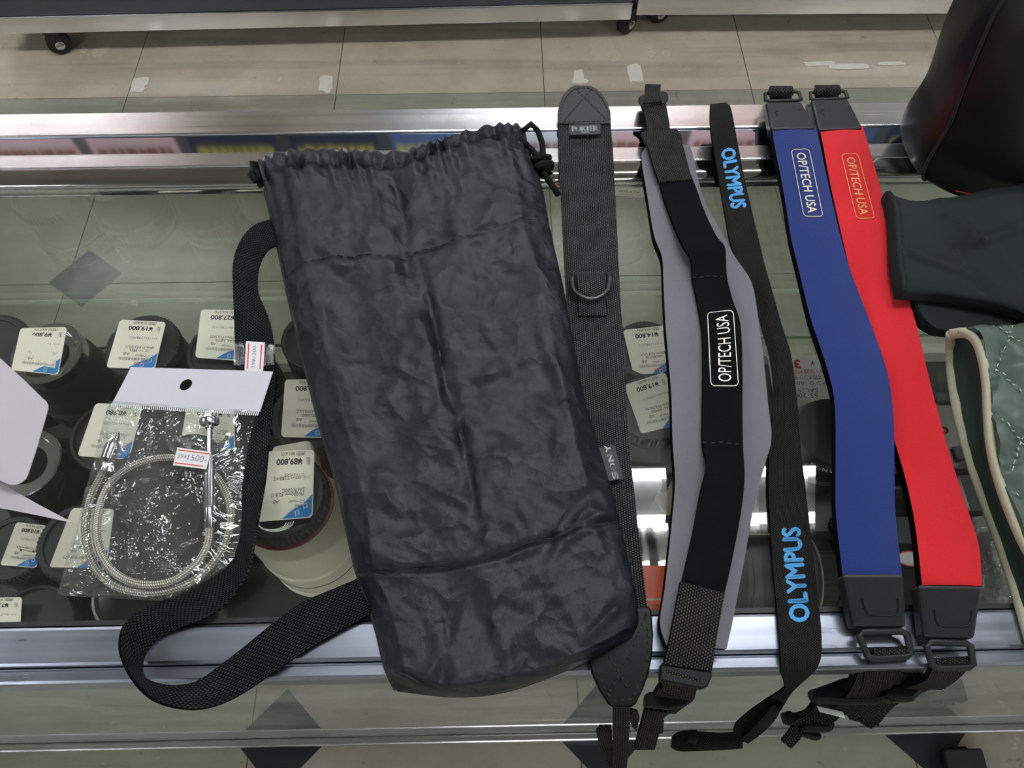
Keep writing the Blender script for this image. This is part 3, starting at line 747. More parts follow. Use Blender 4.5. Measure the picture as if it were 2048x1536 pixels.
# ================================================================== camera straps
M['canvas'] = weave('black_canvas', (7, 7, 8), (98, 98, 98), .0016, .0016, .9, .0003, .06)
M['leather'] = plain('black_leather', (30, 31, 32), .5, 0, .25, noise_s=260, noise_a=.15, bump=.00015)
M['leather_gloss'] = plain('glossy_black_leather', (4, 4, 5), .30, 0, .14, noise_s=200, noise_a=.2, bump=.0001, coat=.05)
M['black_metal'] = plain('black_lacquered_metal', (38, 39, 42), .3, .3, .6)
M['plastic'] = plain('black_matte_plastic', (24, 25, 27), .45, 0, .28, noise_s=1500, noise_a=.08, bump=.00004)
M['plastic_dk'] = plain('black_plastic', (8, 8, 9), .5, 0, .2)
M['wb2'] = weave('black_fine_webbing', (8, 8, 8), (62, 60, 58), .0010, .0015, .8, .0003, .08)
M['wb3'] = weave('black_buckle_webbing', (5, 5, 5), (80, 78, 76), .0015, .0020, .75, .0005, .10)
M['grey_neo'] = plain('grey_neoprene_jersey', (98, 97, 103), .95, 0, .1, noise_s=1400, noise_a=.10, bump=.0001, sheen=.2)
M['black_neo'] = plain('black_neoprene', (8, 8, 9), .95, 0, .05)
M['black_knit'] = weave('black_stretch_knit', (8, 8, 10), (26, 26, 30), .0006, .0006, .9, .0001, .05)
M['blue_neo'] = plain('blue_neoprene_jersey', (25, 42, 96), .95, 0, .1, noise_s=900, noise_a=.22, bump=.0001, sheen=.25)
M['red_neo'] = plain('red_neoprene_jersey', (180, 32, 40), .95, 0, .1, noise_s=900, noise_a=.15, bump=.0001, sheen=.15)
M['cream_print'] = plain('cream_print', (226, 216, 186), .6)
M['gold_print'] = plain('gold_print', (214, 160, 92), .6)
M['white_print'] = plain('white_print', (240, 236, 222), .6)
M['blue_thread'] = plain('light_blue_embroidery', (66, 146, 202), .7, noise_s=900, noise_a=.25, bump=.0003)

def outline_plate(name, pts, h, thick, mat, parent, bevel=.0006, tilt=None, label=None):
    """flat piece from a photo outline; h may be a function of (px, py)"""
    H = h if callable(h) else (lambda x, y: h)
    bm = bmesh.new()
    prism(bm, [P(x, y, H(x, y)) for x, y in pts], [P(x, y, H(x, y))-Vector((0, 0, thick)) for x, y in pts])
    return mesh(name, bm, mat, parent, bevel=bevel, label=label)
def dashes(bm, pts, H, r=.0004, dash=.003, gap=.0018, closed=False):
    g = [P(x, y, H(x, y)) for x, y in (pts+[pts[0]] if closed else pts)]
    fine = []
    for a, b in zip(g, g[1:]):
        n = max(1, int((b-a).length/.0006)); fine += [a.lerp(b, k/n) for k in range(n)]
    cur = []; d = 0; on = True
    for a, b in zip(fine, fine[1:]):
        if on: cur.append(a)
        d += (b-a).length
        if d > (dash if on else gap):
            if on and len(cur) > 1: tube(bm, cur, r, 4)
            cur = []; d = 0; on = not on
def ribbon(name, rows, mat, parent, thick=.0014, seg=8, nu=5, width=None, label=None, crown=0):
    S = strap_rows(rows, seg, nu, crown, width); S.build(name, mat, parent, thick=thick, label=label); return S
def on_sheet(S, s0, u0=.5, side=1):
    """fn(x, y): x metres along the strap from arc length s0, y metres across from u0 (side flips)"""
    i_ = int(S.v_of(s0)*S.nv); w = (S.g[min(i_, S.nv)][-1]-S.g[min(i_, S.nv)][0]).length
    def f(x, y, off=.0003):
        return S.at(u0+side*y/w, S.v_of(s0+x), off)
    return f

# ------------------------------------------------------------------ canvas strap with leather ends
ps = empty('camera_strap', P(1185, 600, 0), 'black canvas camera strap with leather ends, partly under the right edge of the drawstring bag', 'camera strap')
PR = [(1117, 240, .006, 1221, 240, .006), (1117, 320, .003, 1227, 320, .003), (1122, 400, .002, 1231, 400, .002), (1127, 500, .002, 1236, 500, .002), (1133, 600, .002, 1241, 600, .002),
      (1140, 700, .002, 1248, 700, .002), (1148, 860, .002, 1257, 860, .002), (1153, 1000, .002, 1270, 1000, .002), (1160, 1130, .002, 1285, 1130, .002), (1168, 1228, .003, 1296, 1228, .003)]
pS = ribbon('strap', PR, M['canvas'], ps, thick=.0016, seg=14, nu=8)
for uu in (.045, .17, .83, .955):
    bm = bmesh.new(); pS.stitches(bm, [(uu, .03), (uu, .25), (uu, .5), (uu, .75), (uu, .97)], .00028, .0028, .0014, .0001); mesh('edge_stitching', bm, M['thread'], ps)
HT = lambda x, y: .0075
TE = [(1116, 246), (1115, 226), (1119, 206), (1127, 189), (1137, 177), (1148, 170), (1165, 170), (1182, 171), (1194, 177), (1206, 190), (1216, 206), (1221, 222), (1222, 246), (1170, 248)]
e1 = outline_plate('leather_end', TE, .0078, .0022, M['leather'], ps, .0008)
bm = bmesh.new(); H = lambda x, y: .0079
dashes(bm, [(1122, 243), (1121, 225), (1126, 206), (1135, 190), (1148, 178), (1160, 175), (1178, 176), (1192, 184), (1204, 197), (1213, 214), (1217, 242)], H, .0005, .003, .0012)
dashes(bm, [(1126, 244), (1215, 242)], H, .0005, .003, .0012); dashes(bm, [(1128, 241), (1184, 177)], H, .00045, .0035, .0008); dashes(bm, [(1150, 176), (1213, 240)], H, .00045, .0035, .0008)
mesh('stitching', bm, M['thread'], e1)
fn = quad_fn([(1138, 249), (1201, 248), (1201, 268), (1139, 270)], .0088)
lb = mesh('brand_label', card(fn, .0008), M['label_black'], ps, label='small black woven label lettered PORTER')
bm = bmesh.new(); qtext(bm, fn, 'PORTER', .5, .42, .8, .5, bold=.012); qtext(bm, fn, 'TOKYO', .5, .8, .28, .12); mesh('lettering', bm, M['white_thread'], lb)
ribbon('keeper_tab', [(1154, 543, .0050, 1209, 543, .0050), (1154, 550, .0085, 1210, 550, .0085), (1156, 575, .0068, 1212, 575, .0068), (1157, 605, .0048, 1213, 605, .0048), (1158, 630, .0046, 1214, 630, .0046)], M['canvas'], ps, thick=.002, seg=5)
bm = bmesh.new(); tube(bm, [P(x, y, .0085) for x, y in ((1147, 548), (1145, 565), (1148, 580), (1158, 590), (1170, 596), (1182, 598), (1194, 596), (1206, 589), (1216, 578), (1219, 563), (1218, 548))], .0019, 10, flat=.8)
mesh('d_ring', bm, M['black_metal'], ps, smooth=True)
# lower leather end hangs over the rail
HB = lambda x, y: .0065
BE = [(1180, 1218), (1296, 1213), (1303, 1218), (1307, 1270), (1305, 1310), (1298, 1345), (1286, 1380), (1272, 1408), (1262, 1415), (1226, 1415), (1216, 1408), (1198, 1380), (1184, 1348), (1176, 1318), (1174, 1270)]
e2 = outline_plate('leather_end', BE, HB, .003, M['leather_gloss'], ps, .001, label='glossy stitched leather end hanging over the near rail')
bm = bmesh.new(); H = lambda x, y: HB(x, y)+.0003
dashes(bm, [(1292, 1225), (1297, 1275), (1295, 1312), (1287, 1345), (1275, 1375), (1264, 1398), (1228, 1402), (1212, 1384), (1198, 1352), (1188, 1322)], H, .0007, .0024, .0014)
dashes(bm, [(1290, 1232), (1262, 1305), (1240, 1345), (1218, 1388)], H, .0007, .0024, .0014); dashes(bm, [(1210, 1300), (1238, 1345), (1262, 1390)], H, .0007, .0024, .0014)
mesh('stitching', bm, M['thread'], e2)
ribbon('tail', [(1225, 1408, -.006, 1263, 1408, -.006), (1226, 1424, -.016, 1262, 1424, -.016), (1226, 1460, -.04, 1259, 1460, -.04), (1226, 1505, -.07, 1256, 1505, -.07), (1223, 1560, -.11, 1252, 1560, -.11)], M['wb3'], ps, seg=6)
ribbon('tail_loop', [(1263, 1420, -.016, 1276, 1424, -.020), (1262, 1440, -.03, 1279, 1436, -.03), (1262, 1452, -.038, 1273, 1462, -.038)], M['wb3'], ps, seg=6)
ribbon('tail_loop', [(1200, 1452, -.06, 1222, 1452, -.06), (1193, 1466, -.065, 1224, 1466, -.065), (1203, 1500, -.09, 1226, 1500, -.09), (1216, 1534, -.11, 1228, 1534, -.11), (1224, 1570, -.13, 1234, 1570, -.13)], M['wb3'], ps, seg=6)

# ------------------------------------------------------------------ wide grey pad strap
gs = empty('camera_strap', P(1430, 760, 0), 'camera strap with a wide grey neoprene pad and black centre band lettered in white', 'camera strap')
GR = [(1290, 296, .010, 1368, 288, .010), (1283, 318, .012, 1383, 300, .012), (1296, 400, .013, 1404, 388, .013), (1308, 470, .014, 1432, 445, .014), (1324, 515, .014, 1468, 510, .014), (1327, 570, .014, 1503, 565, .014),
      (1331, 650, .014, 1517, 640, .014), (1338, 730, .014, 1529, 735, .014), (1343, 800, .014, 1536, 805, .014), (1345, 880, .014, 1543, 875, .014), (1350, 960, .014, 1531, 925, .014),
      (1345, 1030, .014, 1510, 1000, .014), (1338, 1100, .014, 1495, 1085, .014), (1329, 1180, .014, 1481, 1160, .014), (1320, 1245, .014, 1466, 1240, .014), (1332, 1290, .013, 1453, 1298, .013)]
GR = GR[:1] + GR[1:]
gS = ribbon('pad', GR, [M['grey_neo'], M['black_neo']], gs, thick=.0085, seg=8, nu=10, label='wide grey neoprene pad with black backing')
KR = [(1318, 352, .017, 1382, 350, .017), (1324, 385, .018, 1394, 380, .018), (1338, 425, .020, 1409, 422, .020), (1356, 470, .023, 1432, 470, .023), (1370, 498, .026, 1449, 492, .026), (1382, 520, .024, 1452, 515, .024), (1385, 555, .020, 1454, 552, .020),
      (1394, 600, .019, 1464, 595, .019), (1404, 660, .019, 1481, 650, .019), (1406, 740, .019, 1485, 740, .019), (1405, 820, .019, 1485, 820, .019), (1405, 885, .019, 1486, 888, .019), (1413, 925, .024, 1488, 925, .024),
      (1408, 958, .025, 1489, 960, .025), (1398, 1000, .021, 1484, 1010, .021), (1387, 1060, .019, 1474, 1070, .019), (1376, 1110, .018, 1462, 1130, .018), (1362, 1170, .018, 1448, 1192, .018)]
kS = ribbon('centre_band', KR, M['black_knit'], gs, thick=.003, seg=8, nu=6, label='black stretch centre band')
for vv in (6/17, 11/17):
    bm = bmesh.new(); kS.stitches(bm, [(u/10, vv+.002*math.sin(u)) for u in range(0, 11)], .0006, .003, .001, .0002); mesh('seam', bm, M['thread'], kS and gs)
# lettering between the two seams
s_mid = kS.L[int(kS.nv*8.55/17)]
f0 = on_sheet(kS, s_mid, .54, 1)
lw, lh = .0545, .0135
bm = bmesh.new()
letter(bm, 'OP/TECH USA', lambda x, y: f0(-x, -y), width=lw, height=lh*.72)
ring_path(bm, rrect(lw+.007, .0195, .003, 5), lambda x, y: f0(-x, y), .00035)
mesh('lettering', bm, M['white_print'], gs)
# top webbing, buckle and stub
pt = ribbon('top_webbing', [(1294, 262, .016, 1350, 258, .016), (1293, 282, .019, 1362, 270, .019), (1298, 300, .020, 1366, 290, .020), (1308, 335, .020, 1376, 328, .020), (1318, 364, .019, 1384, 358, .019)], M['wb3'], gs, thick=.003, seg=5)
ribbon('top_webbing', [(1281, 205, .017, 1331, 195, .017), (1288, 222, .015, 1333, 214, .015), (1292, 240, .014, 1337, 236, .014), (1295, 270, .015, 1342, 266, .015)], M['wb3'], gs, thick=.003, seg=5)
ribbon('webbing_stub', [(1291, 168, .016, 1322, 169, .016), (1290, 187, .018, 1320, 188, .018), (1286, 205, .019, 1324, 203, .019)], M['wb3'], gs, thick=.003, seg=4)
bm = bmesh.new(); prism(bm, [P(x, y, .017) for x, y in ((1277, 194), (1284, 190), (1326, 183), (1335, 185), (1337, 200), (1332, 206), (1284, 213), (1276, 207))], [P(x, y, .008) for x, y in ((1277, 194), (1284, 190), (1326, 183), (1335, 185), (1337, 200), (1332, 206), (1284, 213), (1276, 207))])
mesh('buckle', bm, M['plastic_dk'], gs, bevel=.0015)
bm = bmesh.new(); prism(bm, [P(x, y, .012) for x, y in ((1280, 268), (1296, 258), (1352, 256), (1362, 270), (1350, 284), (1290, 292))], [P(x, y, .004) for x, y in ((1280, 268), (1296, 258), (1352, 256), (1362, 270), (1350, 284), (1290, 292))])
mesh('buckle', bm, M['plastic_dk'], gs, bevel=.0015)
# bottom webbing patch, buckle and folded tail over the edge
ribbon('bottom_webbing', [(1361, 1163, .022, 1450, 1186, .022), (1354, 1200, .022, 1443, 1222, .022), (1346, 1245, .021, 1436, 1262, .021), (1337, 1290, .019, 1430, 1302, .019), (1328, 1328, .014, 1424, 1342, .014)], M['wb3'], gs, thick=.004, seg=6)
def blk(name, pts, h1, h0, mat, parent, bevel=.0012, shrink=1.0):
    bm = bmesh.new(); t = [P(x, y, h1) for x, y in pts]; c_ = sum(t, Vector())/len(t)
    prism(bm, t, [c_+(p-c_)*shrink-Vector((0, 0, h1-h0)) for p in t]); return mesh(name, bm, mat, parent, bevel=bevel)
blk('buckle', [(1321, 1330), (1330, 1322), (1424, 1338), (1425, 1352), (1416, 1374), (1405, 1378), (1320, 1362)], .012, .004, M['plastic_dk'], gs)
ribbon('tail', [(1333, 1340, .0125, 1402, 1358, .0125), (1330, 1356, .010, 1396, 1375, .010), (1325, 1385, -.004, 1384, 1400, -.004)], M['wb3'], gs, thick=.003, seg=5)
ribbon('tail', [(1318, 1376, -.006, 1392, 1388, -.006), (1308, 1392, -.018, 1386, 1402, -.018), (1300, 1412, -.028, 1372, 1412, -.028), (1292, 1424, -.04, 1350, 1428, -.04)], M['wb3'], gs, thick=.004, seg=5)
blk('slider', [(1292, 1388), (1300, 1383), (1384, 1392), (1384, 1402), (1372, 1412), (1340, 1418), (1290, 1412)], -.018, -.028, M['plastic_dk'], gs)
ribbon('tail', [(1290, 1420, -.03, 1340, 1426, -.03), (1286, 1440, -.045, 1326, 1440, -.045), (1278, 1470, -.06, 1318, 1470, -.06), (1270, 1500, -.075, 1310, 1500, -.075)], M['wb3'], gs, thick=.004, seg=5)
ribbon('tail', [(1314, 1446, -.05, 1328, 1442, -.05), (1312, 1470, -.062, 1326, 1466, -.062)], M['wb3'], gs, thick=.004, seg=5)

# ------------------------------------------------------------------ OLYMPUS strap
os_ = empty('camera_strap', P(1500, 700, 0), 'narrow black woven camera strap embroidered with light blue OLYMPUS lettering at both ends', 'camera strap')
OR = [(1420, 208, .024, 1452, 205, .024), (1420, 222, .027, 1461, 214, .027), (1422, 260, .024, 1468, 245, .024), (1430, 310, .016, 1478, 300, .016), (1440, 370, .009, 1491, 365, .009), (1452, 440, .006, 1507, 435, .006), (1462, 490, .005, 1519, 485, .005), (1483, 540, .005, 1531, 535, .006),
      (1507, 590, .004, 1544, 580, .010), (1520, 650, .004, 1562, 645, .010), (1536, 705, .004, 1580, 700, .010), (1545, 770, .004, 1590, 762, .010), (1545, 830, .004, 1597, 830, .005), (1538, 900, .003, 1602, 900, .003),
      (1537, 980, .003, 1611, 975, .003), (1541, 1060, .003, 1620, 1055, .003), (1546, 1130, .003, 1628, 1125, .003), (1553, 1210, .004, 1637, 1205, .004), (1559, 1270, .005, 1643, 1265, .005), (1562, 1320, .003, 1642, 1315, .003), (1562, 1348, -.004, 1630, 1345, -.004)]
oS = ribbon('strap', OR, M['wb2'], os_, thick=.0022, seg=8, nu=6)
ribbon('strap_underside', [(1422, 214, .0235, 1450, 212, .0235), (1422, 240, .014, 1458, 238, .014), (1424, 280, .006, 1458, 280, .006), (1425, 330, .003, 1462, 330, .003), (1432, 372, .002, 1466, 372, .002)], M['black_neo'], os_, thick=.0015, seg=6)
def emb(S, text, row, u0, width, height, name='lettering', flip=1, bold=.0006):
    s = S.L[int(S.nv*row)]; f = on_sheet(S, s, u0, 1); bm = bmesh.new()
    letter(bm, text, lambda x, y: f(x*flip, y*flip, .0004), width=width, height=height, bold=bold)
    return mesh(name, bm, M['blue_thread'], os_)
emb(oS, 'OLYMPUS', 3.95/20, .56, .0560, .0122, flip=1)
emb(oS, 'OLYMPUS', 16.30/20, .50, .0590, .0122, flip=-1)
ribbon('tail', [(1560, 1345, -.004, 1634, 1340, -.004), (1570, 1375, -.03, 1602, 1368, -.03), (1560, 1385, -.04, 1582, 1388, -.04), (1530, 1402, -.06, 1562, 1420, -.06), (1496, 1425, -.08, 1534, 1452, -.08), (1470, 1448, -.09, 1505, 1474, -.09), (1466, 1462, -.095, 1480, 1488, -.095)], M['wb2'], os_, thick=.002, seg=6)
ribbon('tail_loop', [(1548, 1408, -.05, 1556, 1416, -.05), (1530, 1430, -.06, 1556, 1432, -.06), (1500, 1462, -.08, 1530, 1462, -.08), (1480, 1478, -.09, 1496, 1488, -.09)], M['wb2'], os_, thick=.004, seg=6)
ribbon('tail_loop', [(1482, 1462, -.095, 1484, 1496, -.095), (1440, 1465, -.10, 1442, 1500, -.10), (1390, 1462, -.10, 1392, 1502, -.10), (1362, 1462, -.10, 1360, 1502, -.10), (1346, 1472, -.10, 1344, 1494, -.10)], M['wb2'], os_, thick=.005, seg=6)
blk('slider', [(1378, 1459), (1396, 1459), (1398, 1476), (1392, 1490), (1374, 1484)], -.095, -.103, M['plastic_dk'], os_)

# ------------------------------------------------------------------ blue and red neoprene straps
def neo(label, rows, mat, txt_mat, prows, loc, top, bot, trow, tw, th, zk=1.0):
    e = empty('camera_strap', P(loc[0], loc[1], 0), label, 'camera strap')
    S = ribbon('pad', rows, [mat, M['black_neo']], e, thick=.0095, seg=8, nu=8, crown=.0012)
    s = S.L[int(S.nv*trow)]; f = on_sheet(S, s, .52, 1); bm = bmesh.new()
    letter(bm, 'OP/TECH USA', lambda x, y: f(x, y, .0004), width=tw, height=th, bold=.00012)
    mesh('lettering', bm, txt_mat, e)
    bm = bmesh.new(); ring_path(bm, rrect(tw+.0075, th+.0072, .003, 5), lambda x, y: f(x, y, .0004), .0003); mesh('lettering_frame', bm, txt_mat, e)
    # far end: buckle housing, latch, loop and webbing
    q, z = top, .0215
    def housing(q, z0, z1, name, slot):
        bm = bmesh.new()
        a = [P(x, y, zz) for (x, y), zz in zip(q, (z0, z0, z1, z1))]
        prism(bm, a, [p-Vector((0, 0, .011)) for p in a]); h = mesh(name, bm, M['plastic'], e, bevel=.0022)
        n = (a[1]-a[0]).cross(a[0]-a[3]).normalized(); n = n if n.z > 0 else -n
        fn = lambda s_, t_, o=.0001: (a[0]*(1-s_)+a[1]*s_)*(1-t_) + (a[3]*(1-s_)+a[2]*s_)*t_ + n*o
        bm = bmesh.new(); tube(bm, [fn(s_, t_, -.0001) for s_, t_ in slot], .0006, 6); mesh('latch_slot', bm, M['plastic_dk'], h)
        return fn
    return e, S, housing
def frame_loop(e, c, z, r=.0016):
    """rectangular plastic loop from photo corners"""
    pts = [P(x, y, zz) for (x, y), zz in zip(c, z)]
    out = []
    n = len(pts)
    for i in range(n):
        a, b = pts[i], pts[(i+1) % n]; out += [a.lerp(b, .12), a.lerp(b, .88)]
    bm = bmesh.new(); tube(bm, out, r, 8, closed=True); mesh('loop', bm, M['plastic'], e, smooth=True)

BLR = [(1543, 250, .020, 1631, 250, .020), (1549, 290, .020, 1640, 286, .020), (1559, 340, .018, 1650, 336, .018), (1570, 400, .016, 1664, 400, .016), (1582, 475, .015, 1682, 475, .015), (1599, 545, .014, 1702, 545, .014), (1620, 633, .014, 1733, 625, .014),
       (1640, 692, .015, 1754, 682, .015), (1658, 750, .016, 1773, 738, .016), (1668, 794, .017, 1783, 792, .017), (1671, 853, .018, 1788, 853, .018), (1671, 930, .018, 1789, 930, .018), (1671, 1010, .018, 1790, 1008, .018), (1676, 1070, .018, 1795, 1070, .018), (1685, 1150, .018, 1804, 1150, .018)]
e, S, hs = neo('blue neoprene camera strap with black buckles and a cream framed print', BLR, M['blue_neo'], M['cream_print'], None, (1690, 800), None, None, 2.58/14, .0605, .0075)
hs([(1532, 203), (1603, 202), (1632, 256), (1542, 258)], .017, .0225, 'buckle_housing', [(.22, .55), (.18, .42), (.25, .36)]); 
bm = bmesh.new(); tube(bm, [P(1598, 221, .0185), P(1604, 216, .0185), P(1607, 227, .019)], .0006, 6); mesh('latch_slot', bm, M['plastic_dk'], e)
frame_loop(e, [(1530, 186), (1597, 183), (1603, 201), (1531, 203)], (.015, .015, .016, .016))
ribbon('webbing', [(1537, 192, .013, 1586, 190, .013), (1536, 184, .016, 1586, 182, .016), (1538, 178, .014, 1585, 178, .014), (1540, 180, .006, 1584, 180, .006), (1542, 230, .003, 1586, 230, .003), (1556, 330, .002, 1600, 330, .002), (1580, 480, .002, 1630, 480, .002)], M['wb3'], e, thick=.0015, seg=5)
hs([(1684, 1147), (1809, 1147), (1814, 1254), (1707, 1254)], .0225, .013, 'buckle_housing', [(.25, .47), (.26, .66), (.31, .76), (.39, .79), (.75, .79), (.82, .76), (.86, .68), (.86, .47)])
frame_loop(e, [(1714, 1264), (1812, 1262), (1823, 1312), (1738, 1318)], (.010, .010, .004, .004), .0022)
ribbon('webbing', [(1746, 1296, .004, 1814, 1292, .004), (1748, 1306, .006, 1818, 1300, .006), (1742, 1318, .003, 1816, 1316, .003), (1730, 1340, -.012, 1803, 1340, -.012), (1726, 1365, -.03, 1786, 1370, -.03), (1718, 1388, -.045, 1776, 1390, -.045)], M['wb3'], e, thick=.003, seg=5)
blk('side_release_buckle', [(1626, 1378), (1650, 1371), (1700, 1352), (1716, 1362), (1776, 1392), (1758, 1408), (1700, 1408), (1636, 1404)], -.05, -.066, M['plastic_dk'], e, .003)
ribbon('tail', [(1700, 1400, -.07, 1776, 1396, -.07), (1688, 1420, -.08, 1762, 1428, -.08), (1700, 1440, -.085, 1758, 1452, -.085)], M['wb3'], e, thick=.006, seg=5)
ribbon('tail', [(1640, 1404, -.075, 1650, 1420, -.075), (1600, 1425, -.08, 1618, 1448, -.08), (1574, 1432, -.085, 1590, 1452, -.085)], M['wb3'], e, thick=.005, seg=5)
blk('slider', [(1570, 1425), (1580, 1420), (1592, 1428), (1606, 1436), (1590, 1450), (1576, 1446)], -.08, -.092, M['plastic_dk'], e)
ribbon('tail', [(1598, 1440, -.085, 1630, 1425, -.085), (1580, 1460, -.09, 1604, 1474, -.09), (1562, 1482, -.095, 1582, 1498, -.095)], M['wb3'], e, thick=.004, seg=5)
blk('side_release_buckle', [(1608, 1432), (1630, 1424), (1676, 1446), (1668, 1464), (1650, 1464), (1604, 1462)], -.08, -.096, M['plastic_dk'], e, .003)
blk('side_release_buckle', [(1600, 1448), (1640, 1462), (1648, 1474), (1638, 1482), (1606, 1472)], -.092, -.10, M['plastic_dk'], e, .003)
fn = quad_fn([(1634, 1412), (1686, 1424), (1690, 1436), (1640, 1424)], -.062)
st = mesh('price_sticker', card(fn, .0004), M['sticker'], e, label='small white sticker on the hanging webbing')

RDR = [(1638, 252, .020, 1726, 252, .020), (1646, 290, .020, 1736, 288, .020), (1655, 340, .018, 1751, 340, .018), (1664, 385, .016, 1765, 390, .016), (1682, 465, .014, 1785, 460, .014), (1699, 538, .012, 1805, 535, .012), (1712, 585, .011, 1819, 600, .011),
       (1731, 650, .010, 1834, 655, .010), (1750, 715, .010, 1850, 722, .010), (1768, 790, .010, 1868, 795, .010), (1786, 870, .012, 1890, 875, .012), (1809, 950, .014, 1914, 955, .014), (1826, 1025, .017, 1939, 1030, .017), (1836, 1094, .018, 1958, 1094, .018), (1844, 1170, .018, 1964, 1172, .018)]
e, S, hs = neo('red neoprene camera strap with black buckles and a thin gold framed print', RDR, M['red_neo'], M['gold_print'], None, (1800, 750), None, None, 2.78/14, .0570, .0070)
hs([(1622, 198), (1696, 196), (1727, 256), (1637, 260)], .017, .0225, 'buckle_housing', [(.22, .55), (.18, .42), (.25, .36)])
bm = bmesh.new(); tube(bm, [P(1691, 218, .0185), P(1697, 213, .0185), P(1701, 225, .019)], .0006, 6); mesh('latch_slot', bm, M['plastic_dk'], e)
frame_loop(e, [(1621, 184), (1690, 182), (1696, 197), (1622, 200)], (.015, .015, .016, .016))
ribbon('webbing', [(1628, 190, .013, 1681, 188, .013), (1628, 182, .016, 1680, 180, .016), (1629, 176, .014, 1679, 175, .014), (1630, 178, .006, 1678, 178, .006), (1634, 230, .003, 1680, 230, .003), (1652, 330, .002, 1700, 330, .002), (1680, 480, .002, 1730, 480, .002)], M['wb3'], e, thick=.0015, seg=5)
hs([(1836, 1168), (1966, 1171), (1951, 1277), (1848, 1275)], .0225, .013, 'buckle_housing', [(.23, .48), (.24, .66), (.29, .76), (.37, .79), (.75, .79), (.83, .76), (.87, .68), (.87, .48)])
frame_loop(e, [(1850, 1284), (1940, 1286), (1947, 1334), (1866, 1336)], (.010, .010, .004, .004), .0022)
ribbon('webbing', [(1868, 1316, .003, 1936, 1312, .003), (1868, 1328, .005, 1938, 1322, .005), (1862, 1342, .001, 1934, 1340, .001), (1850, 1362, -.015, 1912, 1362, -.015), (1806, 1378, -.03, 1884, 1380, -.03)], M['wb3'], e, thick=.004, seg=5)
blk('side_release_buckle', [(1780, 1366), (1830, 1360), (1880, 1372), (1848, 1386), (1830, 1402), (1790, 1404), (1768, 1392)], -.035, -.05, M['plastic_dk'], e, .003)
ribbon('tail', [(1780, 1372, -.035, 1850, 1350, -.035), (1766, 1396, -.05, 1842, 1384, -.05), (1752, 1420, -.06, 1790, 1412, -.06), (1716, 1440, -.07, 1760, 1446, -.07)], M['wb3'], e, thick=.006, seg=5)
ribbon('tail', [(1716, 1345, -.02, 1802, 1345, -.02), (1706, 1372, -.035, 1836, 1366, -.035), (1690, 1396, -.05, 1800, 1398, -.05), (1672, 1412, -.06, 1764, 1424, -.06), (1660, 1420, -.068, 1712, 1438, -.068)], M['wb3'], e, thick=.007, seg=5)
ribbon('tail', [(1640, 1396, -.065, 1700, 1392, -.065), (1626, 1418, -.075, 1690, 1424, -.075), (1604, 1436, -.08, 1660, 1452, -.08)], M['wb3'], e, thick=.006, seg=5)
ribbon('tail', [(1690, 1420, -.075, 1710, 1412, -.075), (1710, 1438, -.08, 1736, 1428, -.08), (1742, 1458, -.085, 1766, 1440, -.085)], M['wb3'], e, thick=.006, seg=5)
# ================================================================== soft cases at the right
M['pouch_black'] = plain('black_coated_nylon', (11, 11, 12), .42, 0, .5, noise_s=7, noise_a=.3)
M['orange'] = plain('orange_piping', (226, 84, 34), .5)
M['green_cloth'] = plain('dark_green_cotton', (24, 30, 29), .85, 0, .2, noise_s=14, noise_a=.2)
M['green_cloth2'] = plain('blackish_green_cotton', (24, 28, 27), .85, 0, .2)
M['quilt'] = plain('sage_green_quilted_nylon', (62, 78, 68), .5, 0, .35, noise_s=30, noise_a=.15)
M['quilt_in'] = plain('deep_green_lining', (34, 48, 42), .6, 0, .3)
M['cream_binding'] = plain('cream_fabric_binding', (168, 165, 142), .85, 0, .2, noise_s=500, noise_a=.12, bump=.0001)
M['white_thread2'] = plain('pale_thread', (205, 205, 190), .7)
# black pouch standing on the far rails
bp_ = empty('camera_pouch', P(2000, 300, 0), 'glossy black nylon pouch with orange piping standing at the far right corner', 'pouch')
bm = bmesh.new(); rings = []; NS = 56
CYP = P(1990, 335, 0).y+.012
Ledge = [(1814, 324), (1808, 296), (1816, 262), (1838, 216), (1855, 180), (1880, 100), (1905, 32), (1928, -20), (1975, -75), (2060, -110)]
def sup(a, e=.62):
    c_, s_ = math.cos(a), math.sin(a); return (math.copysign(abs(c_)**e, c_), math.copysign(abs(s_)**e, s_))
LC = [PY(x, y, CYP) for x, y in Ledge]
LC[0].z = TOP+.0022
for i in range(41):
    t = i/40; L_ = cr(LC, t); rx = .105-.02*t; ry = .050*(1-.25*t) if t < .9 else .036*(1-(t-.9)*6)
    if t > .9: rx *= 1-(t-.9)*5
    cx, cy = L_.x+.105-.01*t, CYP+.004*t
    ring = []
    for k in range(NS):
        a = 2*PI*k/NS; sx, sy = sup(a); w = .004*noise.noise(Vector((sx*2, sy*2+t*3, 4)))*(1 if t < .9 else .3)
        # front face sags between the seams
        ring.append(bm.verts.new((cx+sx*(rx+w), cy+sy*(ry+w)-(.006*math.sin(PI*t) if sy < 0 else 0), L_.z)))
    rings.append(ring)
for A, B in zip(rings, rings[1:]):
    for k in range(NS): bm.faces.new((A[k], A[(k+1) % NS], B[(k+1) % NS], B[k]))
bm.faces.new(rings[0][::-1]); bm.faces.new(rings[-1])
base_ring = [v.co.copy() for v in rings[1]]; seam_idx = [i for i in range(NS)]
corner = [[r[k].co.copy() for r in rings[2:36]] for k in range(NS)]
mesh('body', bm, M['pouch_black'], bp_, auto=50)
bm = bmesh.new(); tube(bm, [Vector((p.x, p.y, TOP+.0080)) for p in base_ring], .0013, 6, closed=True); mesh('orange_piping', bm, M['orange'], bp_, smooth=True)
kf = min(range(NS), key=lambda k: (corner[k][0].x+corner[k][0].y))
